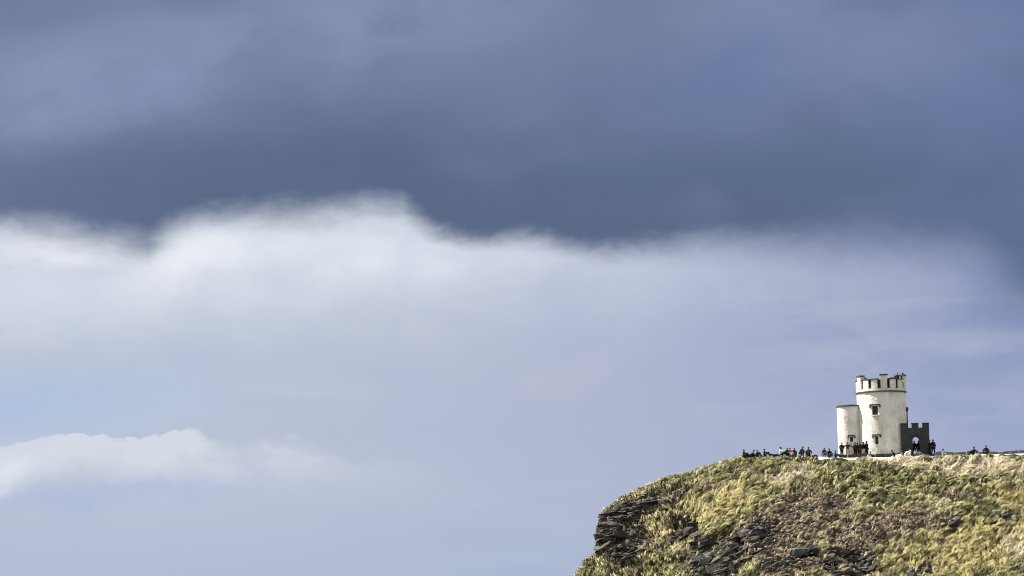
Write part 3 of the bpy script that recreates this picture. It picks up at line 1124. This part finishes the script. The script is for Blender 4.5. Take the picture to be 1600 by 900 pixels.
R = 2.93
tower = empty("round_tower", tuple(map(float, TC)))
tag(tower, "round cream lime-washed lookout tower with a crenellated top on the headland", 'tower')
aw = rad(-21.8)                       # windows face a little to the left of the camera
hw1, hw2 = 0.34 / R, 0.20 / R
ops = [(aw - hw1, aw + hw1, 4.95, 6.02), (aw + 0.03 - hw2, aw + 0.03 + hw2, 1.40, 2.40)]
obj("wall", cyl_wall(R, -0.6, 7.70, ops), M_RENDER, tower, smooth=True).data.polygons.foreach_set
window(tower, R, aw, 0.68, 4.95, 6.02, True)
window(tower, R, aw + 0.03, 0.40, 1.40, 2.40)
bm = bmesh.new()
arc_block(bm, R - 0.3, R + 0.13, 0, 2 * math.pi, 7.702, 7.84, 72)
obj("string_course", bm, M_COPING, tower)
bm = bmesh.new()
arc_block(bm, R - 0.5, R + 0.05, 0, 2 * math.pi, 7.842, 8.12, 72)
obj("parapet", bm, M_RENDER, tower, smooth=False)
bm = bmesh.new()
bmesh.ops.create_cone(bm, cap_ends=True, segments=48, radius1=R - 0.51, radius2=R - 0.51, depth=0.2, matrix=Matrix.Translation((0, 0, 7.95)))
obj("roof_deck", bm, M_DECK, tower)
STEP = 2 * math.pi / 16
A0 = rad(1.0)
tall = {0, 3, 6, 10, 13}
view = rad(6.4)
for q in range(16):
    am = A0 + q * STEP - view * 0
    hi = q in tall
    half = STEP / 2 - 0.066
    zt = 9.66 if hi else 9.18
    bm = bmesh.new()
    arc_block(bm, R - 0.45, R + (0.10 if hi else 0.05), am - half, am + half, 8.121, zt, 5)
    mo = obj("merlon", bm, M_RENDER, tower)
    bm = bmesh.new()
    ex = 0.035 if hi else (STEP / 2 - half - 0.004)
    arc_block(bm, R - 0.52, R + (0.19 if hi else 0.11), am - half - ex, am + half + ex, zt + 0.001, zt + (0.15 if hi else 0.12), 5)
    obj("coping", bm, M_COPING, mo)
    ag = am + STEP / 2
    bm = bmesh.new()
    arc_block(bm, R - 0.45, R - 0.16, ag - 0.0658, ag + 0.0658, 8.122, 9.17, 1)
    obj("loophole_shade", bm, M_LOOP_SHADE, tower)  # dark infill set in the slit, its colour stands for shade
# downpipe with hopper head on the right-hand side
bm = bmesh.new()
ap = rad(80)
q0 = lambda r, z: (r * math.sin(ap), -r * math.cos(ap), z)
add_tube(bm, q0(R + 0.10, 0), q0(R + 0.10, 5.4), 0.07, 10)
hopper = add_box(bm, q0(R + 0.13, 5.62), (0.30, 0.30, 0.42))
for v in hopper:
    if v.co.z < 5.5:
        v.co.x = v.co.x * 0.6 + q0(R + 0.1, 0)[0] * 0.4
add_box(bm, q0(R + 0.06, 5.92), (0.36, 0.42, 0.09))
for z in (1.2, 2.8, 4.4):
    add_box(bm, q0(R + 0.05, z), (0.16, 0.22, 0.06))
obj("downpipe", bm, M_IRON, tower)

# stair turret: a thing of its own
RT = 1.50
tc_ = at(1329.5, 709, 400.4)
tz = plat(tc_[0], 399)
turret = empty("stair_turret", (float(tc_[0]), 400.4, tz))
tag(turret, "lower round cream turret with a flat dark cap, against the seaward side of the tower", 'turret')
at_w = rad(0)
hw3 = 0.19 / RT
obj("wall", cyl_wall(RT, -0.6, 6.27, [(at_w - hw3, at_w + hw3, 1.98, 2.56)], 0.25, 48), M_RENDER, turret, smooth=True)
window(turret, RT, at_w, 0.38, 1.98, 2.56, False, 0.11)
bm = bmesh.new()
bmesh.ops.create_cone(bm, cap_ends=True, segments=48, radius1=RT + 0.13, radius2=RT + 0.10, depth=0.17, matrix=Matrix.Translation((0, 0, 6.36)))
obj("cap_stone", bm, M_COPING, turret)

# dark gatehouse
GL, GR = at(1409.5, 709, 397.5)[0], at(1453, 709, 397.5)[0]
gz = plat((GL + GR) / 2, 397.5)
gate = empty("gatehouse", (float(GL), 397.4, gz))
tag(gate, "small dark stone gatehouse with battlements and an arched doorway beside the tower", 'gatehouse')
GW = GR - GL
H0, H1 = 3.48, 3.98


def arch_wall(cx, hwid, spring, y0, y1, mer, x0=0.0, x1=None, zb=-0.6):
    """wall with a round-arched opening and battlements, y0 (front) to y1"""
    x1 = GW if x1 is None else x1
    n = 10
    arc = [(cx + hwid * math.cos(math.pi - math.pi * i / n), spring + hwid * math.sin(math.pi * i / n)) for i in range(n + 1)]
    topl = []
    for (a, b, z) in mer:
        topl += [(a, z), (b, z)]
    bm = bmesh.new()
    left = [(x0, zb), (cx - hwid, zb)] + arc[:n // 2 + 1]
    half_top = [p for p in topl if p[0] < cx]
    zc = [z for (a, b, z) in mer if a <= cx <= b][0]
    polyL = left + [(cx, zc)] + half_top[::-1]
    polyR = [(cx + hwid, zb), (x1, zb)] + [p for p in topl if p[0] > cx][::-1] + [(cx, zc)] + arc[n // 2:]
    for poly in (polyL, polyR):
        f0 = [bm.verts.new((p[0], y0, p[1])) for p in poly]
        f1 = [bm.verts.new((p[0], y1, p[1])) for p in poly]
        bm.faces.new(f0)
        bm.faces.new(f1[::-1])
        m_ = len(poly)
        for i in range(m_):
            j = (i + 1) % m_
            a, b = poly[i], poly[j]
            if abs(a[0] - cx) < 1e-6 and abs(b[0] - cx) < 1e-6:
                continue
            bm.faces.new((f0[i], f1[i], f1[j], f0[j]))
    bmesh.ops.remove_doubles(bm, verts=bm.verts[:], dist=1e-5)
    bmesh.ops.triangulate(bm, faces=[f for f in bm.faces if len(f.verts) > 4])
    return bm


acx = at(1432, 709, 397.5)[0] - GL
s1 = GW / 43.5
mer = [(0, 10.0 * s1, H1), (10.0 * s1, 16.8 * s1, H0), (16.8 * s1, 27.0 * s1, H1), (27.0 * s1, 33.6 * s1, H0), (33.6 * s1, GW, H1)]
obj("wall", arch_wall(acx, 0.42, 1.95, 0.0, 0.42, mer), M_DARKSTONE, gate)
obj("wall", arch_wall(acx + 0.20, 0.52, 2.0, 2.3, 2.7, [(0, GW, H0)]), M_DARKSTONE, gate)
for x in (0.2, GW - 0.2):
    bm = bmesh.new()
    add_box(bm, (x, 1.36, 1.44), (0.4, 1.874, 4.08))
    obj("wall", bm, M_DARKSTONE, gate)
for (a, b) in ((0, 10.0 * s1), (16.8 * s1, 27.0 * s1), (33.6 * s1, GW)):
    bm = bmesh.new()
    add_box(bm, ((a + b) / 2, 0.21, H1 + 0.035), (b - a + 0.10, 0.52, 0.066))
    obj("coping", bm, M_COPING, gate)
bm = bmesh.new()
for i in range(11):                                     # ring of arch stones
    a0_, a1_ = math.pi * i / 11 + 0.02, math.pi * (i + 1) / 11 - 0.02
    vs = []
    for yy in (-0.03, 0.06):
        for (r_, a_) in ((0.44, a0_), (0.62, a0_), (0.62, a1_), (0.44, a1_)):
            vs.append(bm.verts.new((acx - r_ * math.cos(a_), yy, 1.95 + r_ * math.sin(a_))))
    for f in ((0, 1, 2, 3), (7, 6, 5, 4), (0, 4, 5, 1), (1, 5, 6, 2), (2, 6, 7, 3), (3, 7, 4, 0)):
        bm.faces.new([vs[q] for q in f])
obj("arch_surround", bm, M_DARKSTONE, gate)

# ------------------------------------------------------------------ flagstone walls
def flag_mesh(seed, m):
    r = random.Random(seed)
    bm = bmesh.new()
    vs = add_box(bm, (0, 0, 0.5), (1, 1, 1))
    for v in vs:
        if v.co.z > 0.5:
            v.co.z += r.uniform(-0.14, 0.10)
            v.co.x *= r.uniform(0.93, 1.0)
    bev(bm, 0.02)
    me = bpy.data.meshes.new("flagstone")
    bmesh.ops.recalc_face_normals(bm, faces=bm.faces)
    bm.to_mesh(me)
    bm.free()
    me.materials.append(m)
    return me


def flag_wall(label, px0, px1, Y, h, m, seed, wid=1.1, thick=0.14):
    r = random.Random(seed)
    meshes = [flag_mesh(seed + i, m) for i in range(5)]
    a, b = at(px0, 709, Y)[0], at(px1, 709, Y)[0]
    root = empty("flagstone_wall", (float(a), Y, plat(a, Y)))
    tag(root, label, 'wall')
    x = a
    while x < b:
        w_ = wid * r.uniform(0.75, 1.25)
        o = bpy.data.objects.new("flagstone", r.choice(meshes))
        COL.objects.link(o)
        o.parent = root
        xm = x + w_ / 2
        o.location = (xm - a, r.uniform(-0.02, 0.02), plat(xm, Y) - plat(a, Y) - 0.12)
        o.scale = (w_ - 0.03, thick, h * r.uniform(0.9, 1.1) + 0.12)
        o.rotation_euler = (rad(r.uniform(-4, 4)), rad(r.uniform(-2, 2)), rad(r.uniform(-2, 2)))
        x += w_
    return root


flag_wall("low dark flagstone wall in front of the tower and turret", 1310, 1409, 396.72, 0.48, M_FLAG, 40)
flag_wall("low dark flagstone wall in front of the gatehouse", 1410, 1446, 396.68, 0.30, M_FLAG, 60)
flag_wall("thin pale flagstone wall behind the skyline beyond the gatehouse", 1462, 1640, 405.0, 0.72, M_FLAG2, 80, 1.4)

# ------------------------------------------------------------------ people
def skin(name, verts, edges, radii, sub=1):
    me = bpy.data.meshes.new(name)
    me.from_pydata(verts, edges, [])
    o = bpy.data.objects.new(name, me)
    COL.objects.link(o)
    o.modifiers.new("skin", 'SKIN').use_smooth_shade = True
    for i, d in enumerate(me.skin_vertices[0].data):
        q = radii[i]
        d.radius = q if isinstance(q, tuple) else (q, q)
        d.use_root = (i == 0)
    if sub:
        o.modifiers.new("sub", 'SUBSURF').levels = sub
    bpy.context.view_layer.update()
    dg = bpy.context.evaluated_depsgraph_get()
    out = bpy.data.meshes.new_from_object(o.evaluated_get(dg))
    out.name = name
    bpy.data.objects.remove(o)
    bpy.data.meshes.remove(me)
    return out


def V3(*a):
    return np.array(a, float)


def pose(kind, r, arms='down', mirror=1):
    """joints of a figure that faces -Y; metres"""
    J = {}
    s2 = lambda n, L_, R_: (J.__setitem__(n + 'L', V3(*L_)), J.__setitem__(n + 'R', V3(*R_)))
    if kind == 'stand':
        J['pelvis'], J['spine'], J['chest'], J['neck'] = V3(0, 0, .95), V3(0, .01, 1.12), V3(0, .0, 1.31), V3(0, -.01, 1.47)
        st = r.uniform(.05, .14)
        s2('hip', (.09, 0, .90), (-.09, 0, .90))
        s2('knee', (.10 + st * .3, -.03, .49), (-.10 - st * .3, -.01, .49))
        s2('ankle', (.10 + st * .6, .03, .09), (-.10 - st * .6, .05, .09))
        s2('toe', (.12 + st * .6, -.15, .04), (-.12 - st * .6, -.13, .04))
    elif kind == 'sit':          # on the ground, knees drawn up
        ln = r.uniform(-.02, .14)
        J['pelvis'], J['spine'], J['chest'], J['neck'] = V3(0, 0, .13), V3(0, .04 + ln * .3, .31), V3(0, .02 + ln * .6, .50), V3(0, -.04 + ln, .66)
        s2('hip', (.09, -.02, .12), (-.09, -.02, .12))
        kz = r.uniform(.36, .50)
        s2('knee', (.13, -.40, kz), (-.12, -.37, kz - .04))
        s2('ankle', (.12, -.62, .09), (-.12, -.56, .09))
        s2('toe', (.13, -.80, .05), (-.13, -.74, .05))
    elif kind == 'recline':      # leaning back on the hands, legs out
        J['pelvis'], J['spine'], J['chest'], J['neck'] = V3(0, 0, .13), V3(0, .13, .25), V3(0, .27, .39), V3(0, .38, .52)
        s2('hip', (.09, -.03, .12), (-.09, -.03, .12))
        s2('knee', (.11, -.43, .24), (-.11, -.45, .16))
        s2('ankle', (.10, -.80, .08), (-.11, -.88, .08))
        s2('toe', (.12, -.88, .22), (-.13, -.96, .22))
    elif kind == 'lie':          # propped on the elbows
        J['pelvis'], J['spine'], J['chest'], J['neck'] = V3(0, 0, .12), V3(0, .18, .15), V3(0, .36, .21), V3(0, .50, .30)
        s2('hip', (.09, -.03, .11), (-.09, -.03, .11))
        s2('knee', (.12, -.42, .26), (-.11, -.46, .12))
        s2('ankle', (.10, -.76, .08), (-.11, -.90, .08))
        s2('toe', (.12, -.86, .20), (-.13, -.98, .20))
    elif kind == 'crouch':       # bending forward over the knees
        J['pelvis'], J['spine'], J['chest'], J['neck'] = V3(0, .10, .36), V3(0, .06, .54), V3(0, -.06, .70), V3(0, -.18, .82)
        s2('hip', (.10, .08, .34), (-.10, .08, .34))
        s2('knee', (.15, -.34, .48), (-.15, -.30, .42))
        s2('ankle', (.13, -.12, .09), (-.13, -.02, .09))
        s2('toe', (.14, -.30, .04), (-.14, -.20, .04))
    c, nk = J['chest'], J['neck']
    upv = (nk - c) / np.linalg.norm(nk - c)
    sh = c + upv * .09
    s2('sh', tuple(sh + V3(.17, 0, 0)), tuple(sh + V3(-.17, 0, 0)))
    hd = nk * 1.0
    fw = V3(0, -1, 0)
    hup = upv * .5 + V3(0, 0, .5)
    hup /= np.linalg.norm(hup)
    J['jaw'] = nk + hup * .085 + fw * .03
    J['skull'] = nk + hup * .17 + fw * .01
    J['crown'] = nk + hup * .235 + fw * .005
    J['nose'] = nk + hup * .13 + fw * .125
    defaults = {'stand': 'down', 'sit': 'knees', 'recline': 'back', 'lie': 'elbows', 'crouch': 'reach'}
    if arms == 'down' and kind != 'stand':
        arms = defaults[kind]
    for sgn, n in ((1, 'L'), (-1, 'R')):
        s = J['sh' + n]
        a = arms
        if a == 'down':
            e, w_ = s + V3(.06 * sgn, .03, -.28), s + V3(.07 * sgn, -.04, -.53)
        elif a == 'out':
            e, w_ = s + V3(.25 * sgn, -.02, -.15), s + V3(.46 * sgn, -.06, -.30)
        elif a == 'hips':
            e, w_ = s + V3(.17 * sgn, .05, -.22), s + V3(.02 * sgn, -.06, -.40)
        elif a == 'photo':
            e, w_ = s + V3(.08 * sgn, -.17, -.20), s + V3(-.06 * sgn, -.36, .05)
        elif a == 'pockets':
            e, w_ = s + V3(.12 * sgn, .06, -.26), s + V3(.0 * sgn, -.10, -.46)
        elif a == 'knees':
            kn = J['knee' + n]
            e, w_ = (s + kn) / 2 + V3(.10 * sgn, 0, -.06), kn + V3(-.05 * sgn, -.02, .05)
        elif a == 'back':
            e, w_ = s + V3(.08 * sgn, .12, -.20), V3(s[0] + .10 * sgn, s[1] + .16, .06)
        elif a == 'elbows':
            e, w_ = V3(s[0] + .04 * sgn, s[1] + .04, .07), V3(s[0] + .02 * sgn, s[1] - .20, .06)
        elif a == 'reach':
            e, w_ = s + V3(.05 * sgn, -.16, -.20), s + V3(-.01 * sgn, -.36, -.28)
        J['el' + n], J['wr' + n] = e, w_
        d = (w_ - e) / np.linalg.norm(w_ - e)
        J['palm' + n] = w_ + d * .085
        across = np.cross(d, V3(0, 0, 1) if abs(d[2]) < .8 else V3(0, 1, 0))
        across /= np.linalg.norm(across)
        curl = np.cross(across, d)
        for f, (off, ln_) in enumerate(((-.032, .070), (-.011, .080), (.011, .074), (.032, .058))):
            b_ = J['palm' + n] + across * off * 1.0
            J['f%d%sa' % (f, n)] = b_ + d * ln_ * .55 + curl * .008
            J['f%d%sb' % (f, n)] = b_ + d * ln_ + curl * .030
        J['th%sa' % n] = w_ + d * .035 - across * .045
        J['th%sb' % n] = w_ + d * .075 - across * .062 + curl * .012
    return J


def chain(J, edges, rads):
    names = []
    for a, b in edges:
        for q in (a, b):
            if q not in names:
                names.append(q)
    vs = [tuple(map(float, J[n])) for n in names]
    es = [(names.index(a), names.index(b)) for a, b in edges]
    return vs, es, [rads[n] if n in rads else rads[n.rstrip('LR')] for n in names]


BODY_R = {'pelvis': (.13, .10), 'spine': (.12, .09), 'chest': (.145, .10), 'neck': .052, 'jaw': .068, 'skull': .096, 'crown': .062, 'nose': .014,
          'sh': .062, 'el': .042, 'wr': .028, 'palm': (.040, .016), 'hip': .085, 'knee': .055, 'ankle': .037, 'toe': .032}
for f in range(4):
    for n in 'LR':
        BODY_R['f%d%sa' % (f, n)] = .0095
        BODY_R['f%d%sb' % (f, n)] = .0075
for n in 'LR':
    BODY_R['th%sa' % n], BODY_R['th%sb' % n] = .012, .009
E_TORSO = [('pelvis', 'spine'), ('spine', 'chest'), ('chest', 'neck')]
E_HEAD = [('neck', 'jaw'), ('jaw', 'skull'), ('skull', 'crown'), ('jaw', 'nose')]
E_LEG = sum([[('pelvis', 'hip' + n), ('hip' + n, 'knee' + n), ('knee' + n, 'ankle' + n), ('ankle' + n, 'toe' + n)] for n in 'LR'], [])
E_ARM = sum([[('chest', 'sh' + n), ('sh' + n, 'el' + n), ('el' + n, 'wr' + n)] for n in 'LR'], [])
E_HAND = sum([[('wr' + n, 'palm' + n)] + sum([[('palm' + n, 'f%d%sa' % (f, n)), ('f%d%sa' % (f, n), 'f%d%sb' % (f, n))] for f in range(4)], [])
              + [('wr' + n, 'th%sa' % n), ('th%sa' % n, 'th%sb' % n)] for n in 'LR'], [])
SKIN_M = [flat("skin_tone", c_, .6) for c_ in ((.34, .23, .18), (.27, .18, .14), (.16, .10, .075))]
HAIR_M = [flat("hair_tone", c_, .7) for c_ in ((.02, .016, .013), (.05, .033, .02), (.012, .012, .012))]
NAVY, BLACK, CHAR, WHITE, RED, BLUE, GREY, BROWN, TEAL = (.012, .015, .028), (.010, .010, .011), (.028, .028, .030), (.80, .80, .80), (.55, .10, .07), (.03, .05, .12), (.13, .13, .14), (.05, .035, .025), (.02, .05, .06)
PALEC = (.58, .55, .50)


def person(label, px, py, Y, kind, rz, top, legs, arms='down', size=1.0, group=None, seed=0, hat=None, z=None, dress=False):
    r = random.Random(seed * 31 + 5)
    J = pose(kind, r, arms)
    vs, es, rs = chain(J, E_TORSO + E_HEAD + E_LEG + E_ARM + E_HAND, BODY_R)
    X = at(px, py, Y)[0]
    zg = plat(X, Y) if z is None else z
    body = skin("person", vs, es, rs)
    o = link("person", body, r.choice(SKIN_M), None, (float(X), Y, zg + 0.05), (0, 0, rad(rz)))
    size *= 1.10 if kind == 'stand' else 1.06
    o.scale = (size, size, size)
    tag(o, label, 'person', group)
    # jacket
    JR = {'pelvis': (.19, .16), 'spine': (.175, .14), 'chest': (.195, .15), 'neck': .08, 'sh': .095, 'el': .075, 'wr': .055}
    vs, es, rs = chain(J, E_TORSO + E_ARM, JR)
    link("jacket", skin("jacket", vs, es, rs), flat("jacket_cloth", top, .85), o)
    TR = {'pelvis': (.16, .13), 'hip': .118, 'knee': .090, 'ankle': .068}
    vs, es, rs = chain(J, [e for e in E_LEG if 'toe' not in e[1]], TR)
    link("trousers", skin("trousers", vs, es, rs), flat("trouser_cloth", legs, .9), o)
    SR = {'ankle': .055, 'toe': .045}
    for n in 'LR':
        vs, es, rs = chain(J, [('ankle' + n, 'toe' + n)], SR)
        link("shoe", skin("shoe", vs, es, rs), flat("shoe_leather", (.015, .014, .013), .6), o)
    # hair: cap over skull and nape
    bm = bmesh.new()
    bmesh.ops.create_icosphere(bm, subdivisions=2, radius=1.0)
    cen = J['skull']
    for v in bm.verts:
        p = V3(*v.co)
        k_ = 1.0
        if p[1] < -0.25 and p[2] < 0.25:
            k_ = 0.80
        v.co = Vector(tuple(cen + V3(p[0] * .106 * k_, p[1] * .118 * k_ + .018, p[2] * .112 * k_ + .018)))
    if hat:
        for v in bm.verts:
            if v.co.y < cen[1] - 0.06 and v.co.z > cen[2] - 0.02:
                v.co.y -= 0.05
    obj("hat" if hat else "hair", bm, flat("knit_cap", hat, .9) if hat else r.choice(HAIR_M), o, smooth=True)
    if dress:
        bm = bmesh.new()
        bmesh.ops.create_cone(bm, cap_ends=True, segments=14, radius1=.26, radius2=.15, depth=.62, matrix=Matrix.Translation((0, 0, .72)))
        obj("skirt", bm, flat("skirt_cloth", legs, .9), o, smooth=True)
    return o


gL, gT = 'visitors sitting along the lip of the headland', 'visitors standing in front of the tower'
PEOPLE = [
    # left-hand end of the lip
    ("person in black crouching at the seaward end of the row", 1163, 714, 396.2, 'sit', 75, BLACK, CHAR, 'down', .92, gL),
    ("person in charcoal lying back, second from the seaward end of the row", 1172, 714, 396.1, 'recline', -80, CHAR, BLACK, 'down', 1, gL),
    ("person in brown lying propped on elbows between two dark sitters", 1178, 714, 396.5, 'lie', -95, BROWN, BLACK, 'down', 1, gL),
    ("person in black sitting hunched at the end of the dark cluster", 1183, 714, 396.0, 'sit', 80, BLACK, BROWN, 'down', .85, gL),
    ("person in black top and pale trousers sitting alone, knees drawn up", 1195, 714, 396.2, 'sit', 85, BLACK, CHAR, 'down', .92, gL),
    ("person in navy lying flat on the grass edge", 1209, 713.6, 396.2, 'lie', 95, NAVY, NAVY, 'down', .95, gL),
    ("person in a white top and dark trousers sitting on the lip", 1221, 713.5, 396.3, 'sit', 80, WHITE, NAVY, 'knees', 1.12, gL),
    ("person in black kneeling beside the one in the red top", 1229, 713.4, 396.2, 'crouch', 35, BLACK, BLACK, 'down', .85, gL),
    ("person in a red top sitting in the row", 1234.5, 713.4, 396.3, 'sit', 30, RED, PALEC, 'down', 1.0, gL),
    ("person in a wide navy jacket sitting right beside the red top", 1241, 713.4, 396.3, 'sit', 10, NAVY, NAVY, 'hips', .98, gL),
    ("person in black sitting tall with one arm propped, midway along the row", 1252, 713.3, 396.3, 'crouch', 60, BLACK, NAVY, 'down', .98, gL),
    ("person in navy hunched broad over the knees, left of the low bag", 1263.5, 713.2, 396.3, 'sit', -20, NAVY, BLACK, 'hips', 1.08, gL),
    ("person in navy leaning forward just before the pale strip begins", 1287, 715, 396.3, 'crouch', 25, NAVY, GREY, 'down', .98, gL),
    ("person in black sitting with knees spread, second from the turret", 1296.5, 715.2, 396.3, 'sit', 15, BLACK, CHAR, 'hips', 1.08, gL),
    ("person in teal black sitting low, nearest the turret wall", 1305.5, 715.5, 396.3, 'sit', 85, TEAL, BLACK, 'down', .86, gL),
    # in front of the turret and tower
    ("person in black standing at the seaward edge of the turret, arm held out", 1315.5, 711, 397.15, 'stand', 25, BLACK, BLACK, 'hips', .95, gT),
    ("person with both arms stretched out, dark jacket and pale trousers", 1325, 711, 397.2, 'stand', 5, CHAR, PALEC, 'out', .98, gT),
    ("person in charcoal standing where turret meets tower, seaward of a pair", 1336.3, 711, 397.1, 'stand', 30, CHAR, BLACK, 'down', .97, gT),
    ("person in black standing at the junction of turret and tower, landward of a pair", 1343.8, 711, 396.98, 'stand', -35, BLACK, BLACK, 'down', 1.0, gT),
    ("person in dark navy half hidden between the pair where turret meets tower", 1340.2, 711, 397.35, 'stand', 160, NAVY, CHAR, 'down', .95, gT),
    ("person in black jacket and pale trousers standing before the tower", 1349.5, 711, 396.95, 'stand', 40, BLACK, PALEC, 'pockets', .97, gT),
    ("person in black turned to a companion in pale trousers before the tower", 1354.6, 711, 396.95, 'stand', -50, BLACK, BLACK, 'photo', 1.02, gT),
    ("person in grey sitting on the dark wall below the narrow tower window", 1360, 710, 396.55, 'sit', -85, GREY, PALEC, 'down', .72, gL),
    ("person in black lying with white trousers by the gatehouse corner", 1400, 712.5, 396.5, 'recline', 85, BLACK, WHITE, 'down', .98, gL),
    ("person in a white top with dark hair sitting before the gatehouse", 1421, 712, 396.45, 'sit', -75, WHITE, WHITE, 'down', 1.05, gL),
    ("person in white sitting right below the archway", 1430.5, 712, 396.45, 'sit', 20, PALEC, GREY, 'down', .9, gL),
    ("person in white sitting small at the landward side of the archway", 1435.5, 711.5, 396.45, 'sit', 60, WHITE, GREY, 'down', .78, gL),
    ("person in black standing in the archway, tower side", 1428.8, 709, 398.9, 'stand', 10, BLACK, BLACK, 'down', .98, None),
    ("person in black standing in the archway, landward side", 1435.8, 709, 398.9, 'stand', -10, BLACK, BLACK, 'down', .99, None),
    ("person in black leaning by the outer corner of the gatehouse", 1453.2, 709, 397.2, 'stand', -70, BLACK, BLACK, 'down', .97, None),
    ("tall person in navy standing just clear of the gatehouse", 1458.4, 709, 397.2, 'stand', -20, NAVY, BLACK, 'down', 1.02, None),
    ("person in a white top and dark cap sitting beyond the gatehouse", 1473, 711, 396.4, 'sit', 40, WHITE, PALEC, 'down', .82, None),
    ("person with a dark pack sitting upright on the bare skyline", 1522, 709, 397.0, 'sit', -80, BLACK, NAVY, 'down', 1.0, None),
    ("person in black sitting broad on the skyline, farthest from the tower", 1541, 708.6, 397.0, 'sit', 5, BLACK, BLACK, 'hips', 1.12, None),
]
folk = []
for i, p in enumerate(PEOPLE):
    lab, px, py, Y, kd, rz, tp, lg, ar, szz, grp = p
    folk.append(person(lab, px, py, Y, kd, rz, tp, lg, ar, szz, grp, i, hat=(NAVY if 'cap' in lab else None)))
# two on the tower roof
zd = float(TC[2]) + 8.12
for lab, px, Y, rz, ar in (("person leaning forward over the battlements on the tower roof", 1402.5, 398.55, -50, 'photo'),
                           ("person in a dark coat on the tower roof, next to the corner battlement", 1410.5, 398.9, 60, 'hips')):
    folk.append(person(lab, px, 590, Y, 'stand', rz, BLACK, BLACK, ar, .98, None, 50 + int(px), z=zd))


# bags
def bag(name, label, cat, px, Y, col, s=(.6, .34, .22), z=None, rz=0.0):
    X = at(px, 711, Y)[0]
    o = empty(name, (float(X), Y, plat(X, Y) if z is None else z), rz)
    tag(o, label, cat)
    bm = bmesh.new()
    vs = add_box(bm, (0, 0, s[2] / 2), s)
    for v in vs:
        if v.co.z > s[2] / 2:
            v.co.x *= .72
            v.co.y *= .72
    bev(bm, .04)
    obj("bag_body", bm, flat("bag_cloth", col, .85), o)
    bm = bmesh.new()
    for sx in (-1, 1):
        add_tube(bm, (sx * s[0] * .2, 0, s[2] * .95), (sx * s[0] * .12, 0, s[2] * 1.25), .015, 6)
    add_tube(bm, (-s[0] * .13, 0, s[2] * 1.25), (s[0] * .13, 0, s[2] * 1.25), .015, 6)
    obj("strap", bm, flat("bag_strap", (.02, .02, .02), .8), o)
    return o


bag("bag", "low dark bag lying on the grass before the pale strip begins", "bag", 1274, 396.3, NAVY)
bag("backpack", "dark backpack standing right behind the sitter on the bare skyline", "backpack", 1525.2, 397.15, BLACK, (.3, .26, .5), rz=.3)
